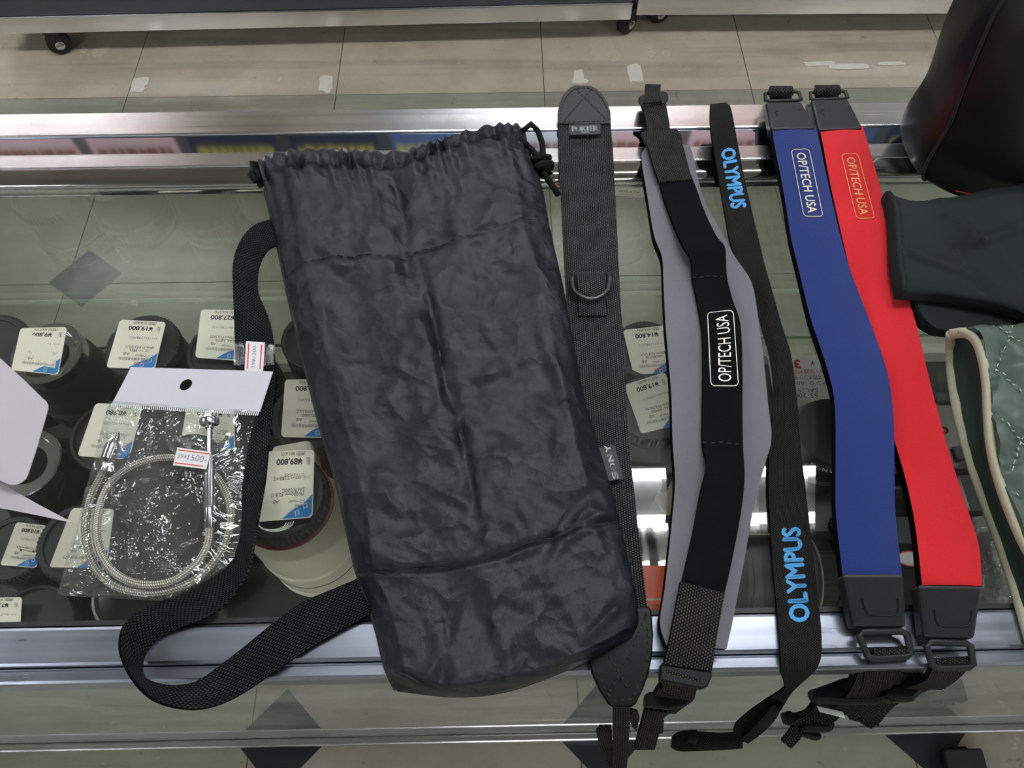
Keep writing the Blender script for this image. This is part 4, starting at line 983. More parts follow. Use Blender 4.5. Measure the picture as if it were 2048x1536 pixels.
bm = bmesh.new(); tube(bm, [p+Vector((-.001, -.001, 0)) for p in corner[kf]], .0014, 6); mesh('seam', bm, M['nylon_in'], bp_, smooth=True)
# dark green cotton pouch
gp = empty('cotton_pouch', P(1930, 500, 0), 'dark green cotton pouch lying flat below the glossy black pouch', 'pouch')
def gz(u, v, p):
    e = min(1, min(v, 1-v)/.12)**.5
    w = .005*ridged(p, 8, 7.7, .8, 1)+.002*ridged(p, 20, 3)
    k = sum(math.exp(-(seg_d(u, v, s_)[0]/s_[4])**2)*s_[5] for s_ in ((.42, .30, .58, .55, .05, 1.0), (.58, .55, .95, .40, .06, .8), (.45, .55, .60, .92, .05, -.8), (.12, .65, .50, .80, .06, .7)))
    return .021 + .005*e + w*(.35+.65*min(1, u*4)) + .0045*k + .004*math.exp(-((u-.02)/.03)**2)
GP = [[(1769, 386), (1830, 403), (1905, 396), (1985, 381), (2080, 362)], [(1780, 430), (1845, 442), (1915, 440), (1990, 430), (2080, 420)], [(1783, 480), (1848, 492), (1918, 492), (1992, 488), (2080, 482)],
      [(1787, 535), (1850, 545), (1920, 548), (1995, 550), (2080, 556)], [(1797, 588), (1870, 592), (1935, 602), (2005, 616), (2080, 640)]]
gS2 = patch(GP, .024, 70, 60, gz); gS2.build('body', M['green_cloth'], gp, floor=TOP+.017)
bm = bmesh.new(); gS2.stitches(bm, [(.045, v/40) for v in range(1, 40)], .0003, .002, .0015, .0001); mesh('edge_stitching', bm, M['thread'], gp)
GP2 = [[(1824, 588), (1880, 594), (1940, 604), (2005, 616), (2080, 634)], [(1832, 618), (1885, 622), (1942, 630), (2005, 638), (2080, 650)], [(1848, 640), (1890, 646), (1945, 650), (2008, 655), (2080, 660)], [(1872, 656), (1905, 661), (1950, 664), (2010, 664), (2080, 664)]]
patch(GP2, .012, 40, 20, lambda u, v, p: .010+.005*(1-v)+.002*ridged(p, 14, 2)).build('back_flap', M['green_cloth2'], gp, floor=TOP+.002)
bm = bmesh.new(); tube(bm, [P(x, y, .010) for x, y in ((1824, 596), (1834, 622), (1850, 642), (1874, 657), (1908, 663), (1960, 665), (2040, 665))], .002, 6); mesh('hem', bm, M['green_cloth2'], gp, smooth=True)
# quilted wrap
qw = empty('quilted_wrap', P(2000, 900, 0), 'sage green quilted lens wrap with cream binding at the right edge', 'wrap')
LA = [(1903, 668, .030), (1930, 666, .038), (1950, 680, .040), (1964, 715, .040), (1973, 770, .040), (1976, 830, .040), (1980, 880, .040), (1988, 925, .039), (2002, 975, .037), (2022, 1030, .035), (2046, 1085, .033), (2072, 1130, .030)]
LB = [(1902, 668, .026), (1901, 700, .010), (1905, 760, .006), (1916, 825, .005), (1930, 880, .005), (1944, 930, .005), (1964, 990, .005), (1990, 1060, .005), (2012, 1120, .005), (2032, 1180, .005), (2052, 1250, .005), (2070, 1310, .005)]
bm = bmesh.new(); A = [P(*p) for p in LA]; tube(bm, [cr(A, k/90) for k in range(91)], .0040, 10, flat=.7); mesh('binding', bm, M['cream_binding'], qw, smooth=True)
bm = bmesh.new(); B = [P(*p) for p in LB]; tube(bm, [cr(B, k/90) for k in range(91)], .0036, 10, flat=.8); mesh('binding', bm, M['cream_binding'], qw, smooth=True)
g = []
for i in range(81):
    a, b = cr(A, i/80), cr(B, i/80); row = []
    for j in range(17):
        t = j/16; p = b.lerp(a, t); p.z = max(TOP+.003, p.z-.008*math.sin(PI*t)*t + .002*noise.noise(p*60)); p.x += .005*math.sin(PI*t)
        row.append(p)
    g.append(row)
Sheet(g).build('lining', M['quilt_in'], qw, thick=.0015, label='deep green inner lining')
g = []
for i in range(121):
    v = i/120; a = cr(A, min(1, v)); row = []
    for j in range(51):
        w = j/50*.13; p = a+Vector((w, 0, 0)); 
        s1 = abs(math.sin((p.x*1.0+p.y*.55)*PI/.030)); s2 = abs(math.sin((p.x*1.0-p.y*.62)*PI/.030))
        p.z += -.001 + .0075*(s1*s2)**.4 + .003*ridged(p, 40, 3) + .0012*ridged(p, 90, 1) + .006*math.sin(min(1, w/.06)*PI/2)
        row.append(p)
    g.append(row)
QS = Sheet(g); QS.build('quilted_shell', M['quilt'], qw, thick=.003)
def qline(c, sg):
    pts = []
    for k in range(200):
        y = .42-.40*k/199; x = c+sg*y*(.62 if sg > 0 else .55)
        pts.append(Vector((x, y, 0)))
    out = []
    for p in pts:                                   # find the shell point over (x, y)
        best = None
        i0 = min(range(0, 121, 3), key=lambda i: abs(g[i][25].y-p.y))
        for i in range(max(0, i0-3), min(121, i0+4)):
            if best is None or abs(g[i][25].y-p.y) < abs(g[best][25].y-p.y): best = i
        r = g[best]
        if abs(r[25].y-p.y) > .004 or not (r[0].x+.004 < p.x < r[-1].x-.002): continue
        j = int((p.x-r[0].x)/.13*50); out.append(r[j]+Vector((p.x-r[j].x, 0, .0012)))
    return out
bm = bmesh.new()
for sg, cs in ((1, [.030*k for k in range(0, 22)]), (-1, [.030*k for k in range(6, 30)])):
    for c_ in cs:
        pts = qline(c_, sg)
        for a_, b_ in zip(pts[::2], pts[1::2]):
            if (a_-b_).length < .01: tube(bm, [a_, a_.lerp(b_, .8)], .0003, 4)
mesh('quilting_thread', bm, M['white_thread2'], qw)['kind'] = 'stuff'
# ================================================================== inside the counter
M['lens_black'] = plain('lens_barrel_black', (11, 11, 12), .38, 0, .5, noise_s=60, noise_a=.2)
M['lens_grey'] = plain('lens_cap_grey', (40, 41, 40), .5, 0, .4, noise_s=80, noise_a=.1)
M['rib'] = plain('ribbed_rubber', (10, 10, 10), .5)
M['lens_white'] = plain('cream_white_lens_enamel', (238, 234, 214), .35, 0, .5)
M['mount'] = plain('chrome_mount', (210, 210, 212), .12, 1)
M['front_glass'] = plain('lens_front_glass', (8, 9, 14), .04, 0, .9, coat=1)
M['red_ring'] = plain('red_ring', (150, 36, 28), .4)
M['silver_ring'] = plain('silver_ring', (176, 176, 170), .25, 1)
M['tag'] = plain('cream_price_tag', (250, 246, 226), .45)
M['tag_blue'] = plain('blue_tag_print', (40, 130, 200), .5)
M['tag_ink'] = plain('tag_ink', (70, 68, 62), .6)
M['tag_red'] = plain('tag_red_ink', (214, 80, 60), .6)
M['string'] = plain('white_string', (225, 225, 220), .6)
M['mark'] = plain('grey_mark', (150, 150, 146), .5)
M['cap_mid'] = plain('dusty_grey_cap', (98, 97, 90), .45, 0, .5, noise_s=300, noise_a=.06)
SHZ = TOP+SH
def price_tag(parent, c, hz, price, lines, tax=None, red=None, mirror=False, h4=None, blue=True, ink='tag_ink'):
    """tag leaning on its lens; c = photo corners TL TR BR BL, printing upside down as the tags face the far side"""
    fn = quad_fn(c, h4 or [hz, hz, hz-.012, hz-.012])
    bm = bmesh.new(); pts = [((x+.5), (y+.5)) for (x, y) in rrect(1, 1, .07)]
    prism(bm, [fn(s, t, 0) for s, t in pts], [fn(s, t, -.0005) for s, t in pts])
    tg = mesh('price_tag', bm, M['tag'], parent)
    bm = bmesh.new()
    qtext(bm, fn, '¥'+price, .50, .165, .52 if len(price) > 5 else .42, .085, 180, bold=.004)
    qtext(bm, fn, tax or '(税別 ¥%s)' % price, .56, .05, .50, .05, 180)
    qtext(bm, fn, '税込', .88, .16, .075, .085, 180)
    for (s, cx, cy, w, h_) in lines: qtext(bm, fn, s, cx, cy, w, h_, 180)
    mesh('printing', bm, M[ink], tg)
    if blue:
        bm = bmesh.new()
        q = [(.45, .985), (.62, .87), (.80, .80), (.985, .66), (.985, .93), (.93, .985)]
        bm.faces.new([bm.verts.new(fn(s, t, .00012)) for s, t in q]); mesh('blue_corner', bm, M['tag_blue'], tg)
        bm = bmesh.new()
        for (s, t) in ((.72, .92), (.86, .82)):
            o = [(s+.045*math.cos(a), t+.045*math.sin(a)) for a in [PI*k/2+.6 for k in range(4)]]
            tube(bm, [fn(a, b, .0003) for a, b in o], .0005, 4, closed=True)
        mesh('emblem', bm, M['sticker'], tg)
    if red:
        bm = bmesh.new(); qtext(bm, fn, red, .66, .88, .24, .05, 180); mesh('red_print', bm, M['tag_red'], tg)
    return tg
def lens(label, px, py, ztop, R, kind='cap', Rb=None, label_tag=None, rings=(), group=None, body='lens_black', top='lens_grey'):
    """lens standing on the shelf, seen from above; (px, py) = centre of its upper end, ztop over the counter (negative)"""
    c = P(px, py, ztop); z0 = SHZ+.0006; H = c.z-z0; Rb = Rb or R*1.25
    L = empty('camera_lens', (c.x, c.y, z0), label, 'lens', group)
    o = Vector((c.x, c.y, z0))
    bm = bmesh.new()
    lathe(bm, [(Rb*.93, 0), (Rb, .002), (Rb, H*.26), (Rb*.97, H*.27), (Rb*.97, H*.30), (Rb*.99, H*.31), (Rb*.99, H*.52), (Rb*.94, H*.54), (Rb*.94, H*.60), (R*1.08, H*.68), (R*1.06, H*.80), (R*1.02, H*.82), (R*1.0, H-.013)], o, 56)
    mesh('barrel', bm, M[body], L, auto=35)
    bm = bmesh.new(); lathe(bm, [(Rb*.992, H*.33), (Rb*1.012, H*.335), (Rb*1.012, H*.50), (Rb*.992, H*.505)], o, 120, teeth=(0, .0008, 0)); mesh('focus_ring', bm, M['rib'], L)
    for (f, mt) in rings:
        bm = bmesh.new(); r = (Rb*1.004 if f < .27 else (Rb*.975 if f < .31 else (R*1.09 if f < .8 else R*1.035))); lathe(bm, [(r-.003, H*f), (r, H*f+.0004), (r, H*f+.0018), (r-.003, H*f+.0022)], o, 56); mesh('accent_ring', bm, M[mt], L)
    if kind == 'cap':
        bm = bmesh.new(); lathe(bm, [(R*.9, H-.0128), (R*1.08, H-.0122), (R*1.08, H-.002), (R*1.0, H), (R*.86, H), (R*.84, H-.0015), (R*.2, H-.0016)], o, 112, teeth=(0, .0012, R*1.02)); mesh('rear_cap', bm, M[top], L)
    elif kind == 'mount':
        bm = bmesh.new(); lathe(bm, [(R*.8, H-.0128), (R*1.0, H-.0125), (R*1.0, H-.001), (R*.97, H), (R*.80, H), (R*.78, H-.006), (R*.30, H-.0062)], o, 64); mesh('mount', bm, M['mount'], L, auto=35)
        bm = bmesh.new(); lathe(bm, [(R*.55, H-.0061), (R*.52, H-.0035), (R*.1, H-.003)], o, 40); mesh('rear_element', bm, M['front_glass'], L, auto=35)
    else:  # smooth front cap / filter
        bm = bmesh.new(); lathe(bm, [(R*.9, H-.0128), (R*1.04, H-.012), (R*1.04, H-.001), (R*1.0, H), (R*.93, H), (R*.91, H-.003), (R*.12, H-.0028)], o, 64); mesh('front_rim', bm, M['silver_ring' if kind == 'silver' else top], L, auto=35)
        if kind == 'silver':
            bm = bmesh.new(); lathe(bm, [(R*.90, H-.0027), (R*.5, H-.0005), (R*.1, H+.0002)], o, 48); mesh('front_element', bm, M['front_glass'], L, auto=30)
    return L, c
J1 = 'フード・キャップ 中玉小ホコリ'
def std(l1, l2, brand, grade='AB', q=J1):
    return [(q, .60, .36, .62, .045), (l1, .58, .56, .60, .055), (l2, .60, .625, .42, .05), (grade, .34, .70, .13, .055), (brand, .72, .735, .36, .045), ('1週間保証(初期不良品対応)', .56, .80, .72, .045)]
# far row, from the left
lens('black lens half out of frame at the left end of the far row', -22, 690, -.150, .034, 'cap', .040)
L, c = lens('black lens with bare chrome mount, its tag priced 9,800 in the far row', 92, 705, -.135, .0335, 'mount', .041, rings=((.56, 'rib'),))
price_tag(L, [(41, 656), (134, 654), (116, 750), (22, 740)], -.122, '9,800', std('17-35mm F2.8-4 EX', 'ASP(ミノルタ用)', 'シグマ(sigma)', 'AB-'), '(税別 ¥8,910)')
bm = bmesh.new()
for (x, y, a) in ((206, 741, 1.25), (141, 809, -.2)):
    q = P(x, y, -.20); 
    box(bm, (-.009, -.0015, -.0004), (.009, .0015, .0006), 0, Matrix.Translation(q) @ Matrix.Rotation(a, 4, 'Z'))
    mesh('rubber_mark', bm, M['mark'], L); bm = bmesh.new()
bm.free()
L, c = lens('black lens with ribbed rear cap, its tag priced 19,800 beside the packet header', 283, 690, -.130, .0325, 'cap', .038)
price_tag(L, [(240, 639), (332, 644), (309, 739), (212, 735)], -.116, '19,800', std('28mm F1.8 EX DG(ソ', 'ニー用)', 'シグマ(sigma)'), '(税別 ¥18,000)', '中央 御徒')
L, c = lens('black lens with plain cap, its tag priced 27,800 next to the webbing strap', 447, 700, -.135, .0335, 'plain', .037)
price_tag(L, [(402, 619), (494, 620), (484, 722), (390, 715)], -.118, '27,800', std('28-75mm F2.8 SAM', 'SAL2875', 'ソニー(sony)', 'AB-'), '(税別 ¥25,273)')
L, c = lens('lens with grey slotted cap between the webbing strap and the drawstring bag', 632, 676, -.150, .033, 'plain', .035, top='lens_grey')
bm = bmesh.new()
for a in (2.7, 2.95, 3.2, 3.45): box(bm, (.0285, -.003, -.0005), (.0300, .003, .0006), 0, Matrix.Translation(c+Vector((0, 0, .0001))) @ Matrix.Rotation(a, 4, 'Z'))
mesh('cap_slots', bm, M['rib'], L)
# second row
L, c = lens('black lens under the tag priced 8,980 left of the coiled cable', 216, 868, -.150, .0335, 'plain', .038, top='lens_black')
price_tag(L, [(191, 806), (285, 811), (258, 919), (154, 912)], -.140, '8,980', std('17-50mm F2.8 EX DC', '(ソニー用)', 'シグマ(sigma)', 'AB-'), '(税別 ¥8,164)', '中央 御徒')
L, c = lens('lens with silver rimmed front seen through the packet film', 398, 850, -.150, .031, 'silver', .035)
price_tag(L, [(373, 812), (468, 818), (470, 900), (360, 893)], -.142, '12,800', std('70mm F2.8 MACRO', 'EX DG', 'シグマ(sigma)'), None, '中央 御徒')
L, c = lens('black lens with ribbed cap and red ring, tag priced 30,800 at the bag edge', 622, 828, -.120, .0335, 'cap', .0345, rings=((.81, 'red_ring'),))
price_tag(L, [(570, 759), (664, 758), (664, 876), (562, 874)], -.106, '30,800', std('70-300mm F4.5-5.6 G', 'SAL70300G', 'ソニー(sony)'), '(税別 ¥28,000)')
# cream white telephoto
c = P(556, 988, -.062); z0 = SHZ+.0006; H = c.z-z0; o = Vector((c.x, c.y, z0))
L = empty('camera_lens', (c.x, c.y, z0), 'large cream white telephoto lens standing left of the drawstring bag', 'lens')
bm = bmesh.new(); lathe(bm, [(.040, 0), (.0455, .001), (.0455, .055), (.0415, .058), (.0415, .062), (.0445, .064), (.0445, .105), (.0425, .107), (.0425, .112), (.0435, .113), (.0425, .140), (.0385, .160), (.0370, H-.020)], o, 72); mesh('barrel', bm, M['lens_white'], L, auto=30)
bm = bmesh.new(); lathe(bm, [(.046, .012), (.0468, .0125), (.0468, .050), (.046, .0505)], o, 130, teeth=(0, .0007, 0)); mesh('rubber_ring', bm, M['rib'], L)
bm = bmesh.new(); lathe(bm, [(.043, .0835), (.0448, .084), (.0448, .0846), (.043, .085)], o, 72); mesh('groove', bm, M['rib'], L)
bm = bmesh.new(); lathe(bm, [(.0355, H-.021), (.0378, H-.0205), (.0378, H-.0185), (.0355, H-.018)], o, 72); mesh('red_ring', bm, M['red_ring'], L)
bm = bmesh.new(); lathe(bm, [(.030, H-.0179), (.0365, H-.0175), (.0365, H-.004), (.0335, H-.001), (.030, H-.001), (.029, H-.004), (.004, H-.0042)], o, 120, teeth=(0, .0012, .034)); mesh('rear_cap', bm, M['rib'], L)
bm = bmesh.new(); M4 = Matrix.Translation(o) @ Matrix.Rotation(math.radians(100), 4, 'Z')
prism(bm, [M4 @ Vector(p) for p in ((.036, -.019, .150), (.066, -.017, .150), (.066, .017, .150), (.036, .019, .150))], [M4 @ Vector(p) for p in ((.036, -.019, .108), (.066, -.017, .118), (.066, .017, .118), (.036, .019, .108))]); mesh('tripod_foot', bm, M['lens_white'], L, bevel=.005)
fn = quad_fn([(598, 1072), (631, 1052), (634, 1063), (601, 1086)], -.105)
bm = bmesh.new()
tg = price_tag(L, [(533, 903), (629, 899), (625, 1035), (513, 1044)], -.05, '89,800', [('フード・F/Rキャップ 三脚座 中玉', .58, .40, .72, .045), ('コリ・バルサム切れ', .62, .36, .40, .045), ('SAL70200G', .62, .58, .42, .055), ('70-200mm F2.8 G', .52, .64, .62, .055), ('AB-', .30, .74, .14, .055), ('ソニー(sony)', .70, .75, .30, .045), ('6ヶ月保証', .78, .82, .24, .05)], '(税別 ¥81,637)', h4=[-.040, -.040, -.056, -.056])
bm = bmesh.new()
for k in range(4):
    q = P(545+3*k, 1046, -.055); tube(bm, [q+Vector((.010*math.cos(a)*(1+.1*k), .005*math.sin(a)*(1+.15*k), .001*k)) for a in [PI*j/9 for j in range(9, 19)]], .0004, 4)
mesh('string', bm, M['string'], tg)
# near left
L, c = lens('black lens with open silver mount beneath the white paper at the left edge', 44, 925, -.150, .034, 'mount', .046)
L, c = lens('black lens with ribbed cap, its tag priced 9,800 half under the packet', 152, 1082, -.150, .032, 'cap', .0325)
price_tag(L, [(144, 1016), (228, 1018), (212, 1140), (96, 1140)], -.140, '9,800', std('17-70mm F2.8-4.5 EX DC', '(ソニー用)', 'シグマ(sigma)', 'AB-'), '(税別 ¥8,910)', '中央 御徒')
L, c = lens('black lens under a greyish tag priced 10,800 at the left edge', 22, 1095, -.175, .028, 'cap', .030)
price_tag(L, [(33, 1044), (100, 1052), (72, 1136), (0, 1130)], -.160, '10,800', std('マクロ100mm F2.8', 'N', 'ミノルタ(minolta)'), '(税別 ¥9,819)')
L, c = lens('black lens in the near left corner with the lowest tag', 62, 1250, -.190, .034, 'plain', .038)
price_tag(L, [(-45, 1196), (44, 1194), (38, 1290), (-55, 1290)], -.180, '7,800', std('28-105mm F3.5', '', 'ミノルタ(minolta)'))
L, c = lens('wide glossy black lens low under the bottom of the packet', 262, 1185, -.195, .034, 'silver', .036)
price_tag(L, [(268, 1212), (330, 1214), (324, 1260), (262, 1262)], -.20, '14,800', std('24-105mm', '', 'ソニー(sony)'))
lens('dark lens standing under the middle of the coiled cable', 330, 1035, -.160, .031, 'plain', .033, top='lens_black')
lens('dark lens hidden between the packet and the white telephoto', 445, 990, -.185, .024, 'plain', .026, top='lens_black')
# centre: two tagged lenses seen between the straps
L, c = lens('lens under the tag priced 14,800 between the canvas strap and the grey pad', 1296, 700, -.165, .033, 'cap', .037)
price_tag(L, [(1246, 660), (1336, 650), (1345, 748), (1268, 754)], -.155, '14,800', std('85mm F2.8 SAM', 'SAL85F28', 'ソニー(sony)'), '(税別 ¥13,455)', '中央 御徒')
L, c = lens('lens under the tilted tag priced 19,800 between the canvas strap and the grey pad', 1300, 815, -.165, .033, 'cap', .037)
price_tag(L, [(1248, 770), (1330, 744), (1372, 850), (1284, 872)], -.155, '19,800', std('100mm F2.8 Macro', 'SAL100M28', 'ソニー(sony)', 'AB-'), '(税別 ¥18,000)')
M['box_grey'] = plain('glossy_dark_box', (44, 46, 48), .15, 0, .6)
M['orange_box'] = plain('orange_carton', (214, 78, 30), .35)
M['carton_pale'] = plain('pale_carton', (186, 184, 160), .5)
def carton(name, label, cat, pts, zt, mat, zb=None, extra=None):
    e = empty(name, P(*pts[0], zt), label, cat); top = [P(x, y, zt) for x, y in pts]
    bm = bmesh.new(); prism(bm, top, [Vector((p.x, p.y, (SHZ+.0006) if zb is None else zb)) for p in top]); mesh('box', bm, M[mat], e, bevel=.0008); return e, top
carton('lens_box', 'glossy dark grey box on the shelf right of the bag', 'box', [(1215, 885), (1348, 890), (1352, 948), (1218, 945)], -.185, 'box_grey')
e, t = carton('orange_box', 'orange carton near the front of the shelf between canvas strap and grey pad', 'box', [(1190, 1128), (1345, 1131), (1338, 1208), (1182, 1206)], -.150, 'orange_box')
bm = bmesh.new(); box(bm, (min(p.x for p in t)+.002, min(p.y for p in t)+.003, t[0].z+.0003), (max(p.x for p in t)-.002, min(p.y for p in t)+.0045, t[0].z+.0006)); mesh('fold_line', bm, M['carton_pale'], e)
carton('lens_box', 'pale folded carton on the shelf partly behind the grey pad', 'box', [(1300, 962), (1345, 925), (1400, 960), (1392, 1010), (1340, 1015)], -.235, 'carton_pale')
carton('lens_box', 'large pale carton under the grey pad and the narrow woven strap', 'box', [(1400, 1066), (1540, 1066), (1540, 1100), (1400, 1100)], -.20, 'carton_pale')
# white price card and the camera with its capped lens
cd = empty('price_card', P(1600, 760, -.2), 'white price card with a large red 3 behind the camera lens', 'price card')
fn = quad_fn([(1535, 713), (1668, 711), (1686, 856), (1557, 856)], [-.150, -.150, -.205, -.205])
q = mesh('card', card(fn, .001), M['white_p'], cd)
bm = bmesh.new(); qtext(bm, fn, '3,', .40, .11, .15, .11, 180, bold=.008); qtext(bm, fn, '返品・交換対応不可', .55, .21, .75, .05, 180); mesh('red_print', bm, M['red_ink'], q)
bm = bmesh.new(); qtext(bm, fn, '¥', .66, .10, .07, .07, 180); qtext(bm, fn, '税込', .88, .12, .1, .06, 180); qtext(bm, fn, 'レンズ内ホコリ多い', .60, .29, .62, .05, 180); qtext(bm, fn, 'ランク  AB-', .60, .37, .5, .05, 180); qtext(bm, fn, 'SAL55200', .44, .47, .5, .06, 180); qtext(bm, fn, '55-200mm', .40, .54, .55, .06, 180); mesh('printing', bm, M['tag_ink'], q)
c = P(1668, 862, -.150); z0 = SHZ+.0006; H = c.z-z0; o = Vector((c.x, c.y, z0))
cm = empty('camera', (c.x, c.y-.02, z0), 'black camera with capped lens pointing up, half hidden by the blue strap', 'camera')
bm = bmesh.new(); lathe(bm, [(.038, .05), (.040, .052), (.040, .075), (.037, .077), (.037, H-.012), (.0335, H-.008), (.0335, H-.001), (.031, H)], o, 64); mesh('lens_barrel', bm, M['lens_black'], cm, auto=35)
bm = bmesh.new(); lathe(bm, [(.030, H-.004), (.0305, H-.0006), (.0275, H-.0006), (.026, H-.0045)], o, 64); mesh('filter_ring', bm, M['cap_mid'], cm, auto=30)
bm = bmesh.new(); lathe(bm, [(.0258, H-.0044), (.0215, H-.0040), (.020, H-.0020), (.018, H-.0014), (.004, H-.0012)], o, 64); mesh('lens_cap', bm, M['cap_mid'], cm, auto=30)
bm = bmesh.new(); box(bm, (c.x-.062, c.y-.085, z0), (c.x+.046, c.y+.026, z0+.048)); mesh('body', bm, M['lens_black'], cm, bevel=.010)
bm = bmesh.new(); box(bm, (c.x-.05, c.y-.062, z0+.0485), (c.x-.02, c.y-.036, z0+.066)); mesh('grip', bm, M['rib'], cm, bevel=.006)
for k, (dx, dy, r) in enumerate(((-.022, -.073, .0095), (.014, -.071, .011), (.037, -.070, .006))):
    bm = bmesh.new(); lathe(bm, [(r, 0), (r, .005), (r*.85, .0062), (r*.2, .0064)], Vector((c.x+dx, c.y+dy, z0+.0483)), 40, teeth=(0, .0005, r*.95)); mesh('dial', bm, M['lens_grey'], cm)
bm = bmesh.new()
for i, ch in enumerate('SONY'):
    a = math.radians(232+i*9); p0 = o+Vector((.0355*math.cos(a), .0355*math.sin(a), H-.0100))
    t_ = Vector((-math.sin(a), math.cos(a), 0)); n_ = Vector((math.cos(a), math.sin(a), .35)).normalized(); up = Vector((-math.cos(a), -math.sin(a), 0)); rr = Vector((0, 0, .0006))
    letter(bm, ch, lambda x, y: p0+n_*.0012+rr + t_*x + up*y*1.0, width=.0042, height=.0030)
mesh('lettering', bm, M['white_print'], cm)
# camera body with an orange lettered mount cap
c = P(1858, 855, -.165); o = Vector((c.x, c.y, z0)); H = c.z-z0
cm = empty('camera', (c.x, c.y, z0), 'black camera with a flat cap lettered in orange, between the red strap and quilted wrap', 'camera')
bm = bmesh.new(); box(bm, (c.x-.052, c.y-.060, z0), (c.x+.060, c.y+.046, z0+.062)); mesh('body', bm, M['lens_black'], cm, bevel=.012)
bm = bmesh.new(); box(bm, (c.x+.018, c.y-.085, z0), (c.x+.052, c.y-.030, z0+.075)); mesh('grip', bm, M['lens_black'], cm, bevel=.010)
bm = bmesh.new(); lathe(bm, [(.040, .062), (.042, .064), (.042, H-.004), (.040, H-.001), (.006, H)], o, 64); mesh('body_cap', bm, M['cap_mid'], cm, auto=30)
bm = bmesh.new()
for i, ch in enumerate('αlpho'):
    letter(bm, 'o' if i == 4 else ch, lambda x, y: o+Vector(((.0125 if i == 4 else -.018)+x, -.001+y, H+.0006)), width=.0095, height=.0115, bold=.0003) if i == 4 or i == 0 else None
mesh('lettering', bm, M['orange'], cm)
bm = bmesh.new()
for (dx, dy, w, h_) in ((.022, .030, .020, .012), (.026, -.028, .024, .014)):
    box(bm, (c.x+dx-w/2, c.y+dy-h_/2, c.z+.0002), (c.x+dx+w/2, c.y+dy+h_/2, c.z+.0045))
    mesh('pinch_tab', bm, M['rib'], cm, bevel=.0015); bm = bmesh.new()
bm.free()
for k in range(3):
    bm = bmesh.new(); lathe(bm, [(.0022, 0), (.0022, .002), (.0005, .0022)], Vector((c.x+.046, c.y-.04-.012*k, z0+.0752)), 16); mesh('button', bm, M['lens_grey'], cm)
# big black telephoto lying near the front under the woven strap
c1, c2 = P(1470, 1150, -.21), P(1700, 1150, -.21)
tl = empty('camera_lens', c1, 'black zoom lens lying on its side near the front, under the narrow woven strap', 'lens')
ax = (c2-c1).normalized(); R3 = ax.to_track_quat('Z', 'Y').to_matrix().to_4x4()
LEN = (c2-c1).length
for (a, b, r, mt, nm) in ((0, .05, .038, 'lens_black', 'hood'), (.052, .30, .036, 'lens_black', 'barrel'), (.305, .42, .0355, 'rib', 'zoom_ring'), (.425, .62, .034, 'lens_black', 'barrel_rear'), (.625, .78, .0335, 'rib', 'focus_ring'), (.785, 1.0, .031, 'lens_black', 'barrel_mount')):
    bm = bmesh.new(); lathe(bm, [(r*.96, a*LEN), (r, a*LEN+.001), (r, b*LEN-.001), (r*.96, b*LEN)], c1, 90, 0, R3, teeth=(0, .0008, r*.99) if mt == 'rib' else None); mesh(nm, bm, M[mt], tl, auto=35)
for f in (.302, .4225, .6225):
    bm = bmesh.new(); lathe(bm, [(.0350, f*LEN-.0005), (.0366, f*LEN-.0004), (.0366, f*LEN+.0006), (.0350, f*LEN+.0007)], c1, 60, 0, R3); mesh('silver_line', bm, M['mark'], tl)
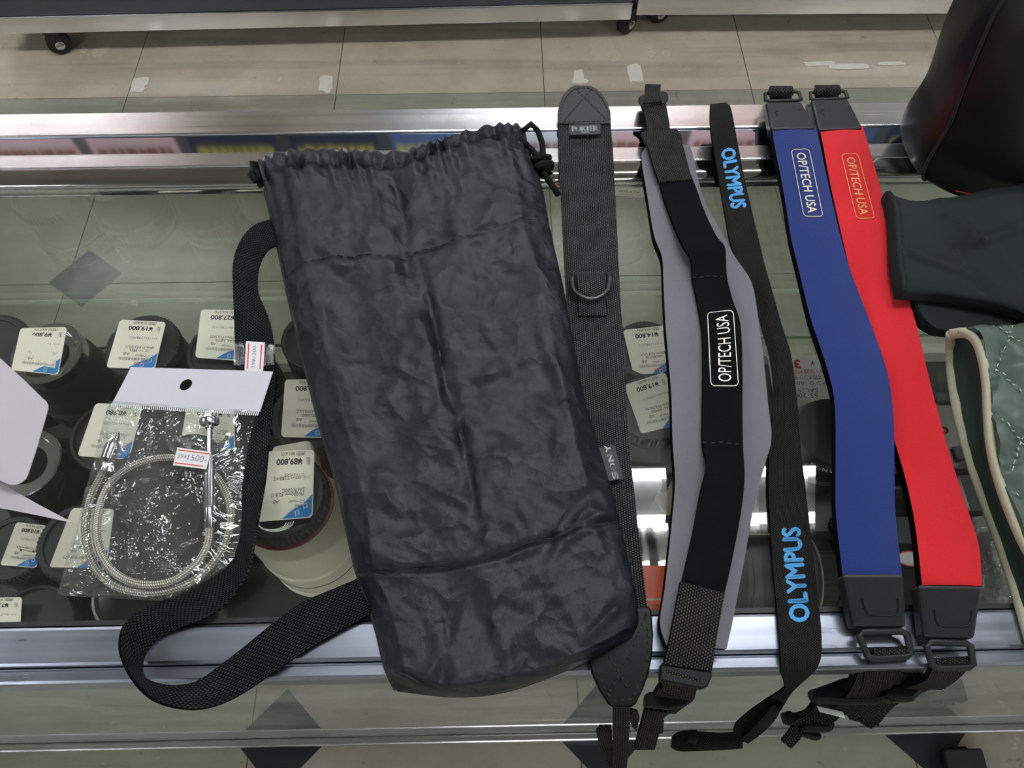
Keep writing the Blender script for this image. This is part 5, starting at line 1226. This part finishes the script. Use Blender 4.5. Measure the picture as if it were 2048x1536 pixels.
# boxed and bagged goods near the right front
carton('lens_box', 'pale carton with a red and white print between the blue and red straps', 'box', [(1788, 1086), (1900, 1088), (1905, 1215), (1790, 1215)], -.19, 'box_grey')
fn = quad_fn([(1796, 1100), (1850, 1106), (1848, 1136), (1792, 1130)], -.1885)
sg = empty('sticker_card', P(1820, 1118, -.19), 'oval red edged card lying on the carton between the blue and red straps', 'card')
bm = bmesh.new(); pts = [(.5+.5*math.cos(2*PI*k/32), .5+.5*math.sin(2*PI*k/32)) for k in range(32)]; prism(bm, [fn(s, t, .0004) for s, t in pts], [fn(s, t, .0001) for s, t in pts]); mesh('card', bm, M['white_p'], sg)
bm = bmesh.new(); tube(bm, [fn(s, t, .0008) for s, t in pts], .0006, 4, closed=True); mesh('red_edge', bm, M['red_ink'], sg)
M['film2'] = glass('crumpled_bag_film', (.90, .92, .92), .16, haze=.06, bump_s=60, bump_d=.006, rough=.02)
wp = empty('wrapped_item', P(1960, 1140, -.2), 'small item in crumpled clear film between the red strap end and the quilted wrap', 'packet')
patch([[(1935, 1040), (1965, 1035), (2000, 1050)], [(1940, 1100), (1980, 1095), (2015, 1110)], [(1950, 1160), (1990, 1160), (2025, 1170)], [(1960, 1215), (1995, 1215), (2030, 1215)]], -.18, 24, 40, lambda u, v, p: -.185+.014*ridged(p, 40, 2)).build('film', M['film2'], wp, floor=SHZ+.001)
bm = bmesh.new(); prism(bm, [P(x, y, -.20) for x, y in ((1945, 1060), (1990, 1060), (2020, 1200), (1965, 1205))], [P(x, y, -.235) for x, y in ((1945, 1060), (1990, 1060), (2020, 1200), (1965, 1205))]); mesh('contents', bm, M['lens_black'], wp, bevel=.004)
# white papers at the left edge, on the glass
M['paper_card'] = plain('white_folded_card', (178, 173, 178), .5)
pc = empty('paper_leaflet', P(20, 850, 0), 'white rounded card lying on the glass, cut by the left edge of the picture', 'leaflet')
bm = bmesh.new()
up = [(x, y, .012) for x, y in ((-60, 660), (0, 716), (45, 757), (84, 795), (91, 801), (96, 809), (96, 818), (75, 890), (56, 948), (51, 958), (42, 965), (32, 969), (18, 969), (0, 961), (-70, 935))]
t = [P(x, y, h) for x, y, h in up]; prism(bm, t, [p-Vector((0, 0, .0007)) for p in t]); mesh('card', bm, M['paper_card'], pc)
pc = empty('paper_leaflet', P(40, 1000, 0), 'pointed white paper lying on the glass under the folded card', 'leaflet')
bm = bmesh.new(); t = [P(x, y, h) for x, y, h in ((-60, 930, .002), (0, 965, .002), (70, 1005, .002), (147, 1046, .002), (73, 1030, .002), (0, 1016, .002), (-60, 1005, .002))]; prism(bm, t, [p-Vector((0, 0, .0006)) for p in t]); mesh('sheet', bm, M['paper_card'], pc)
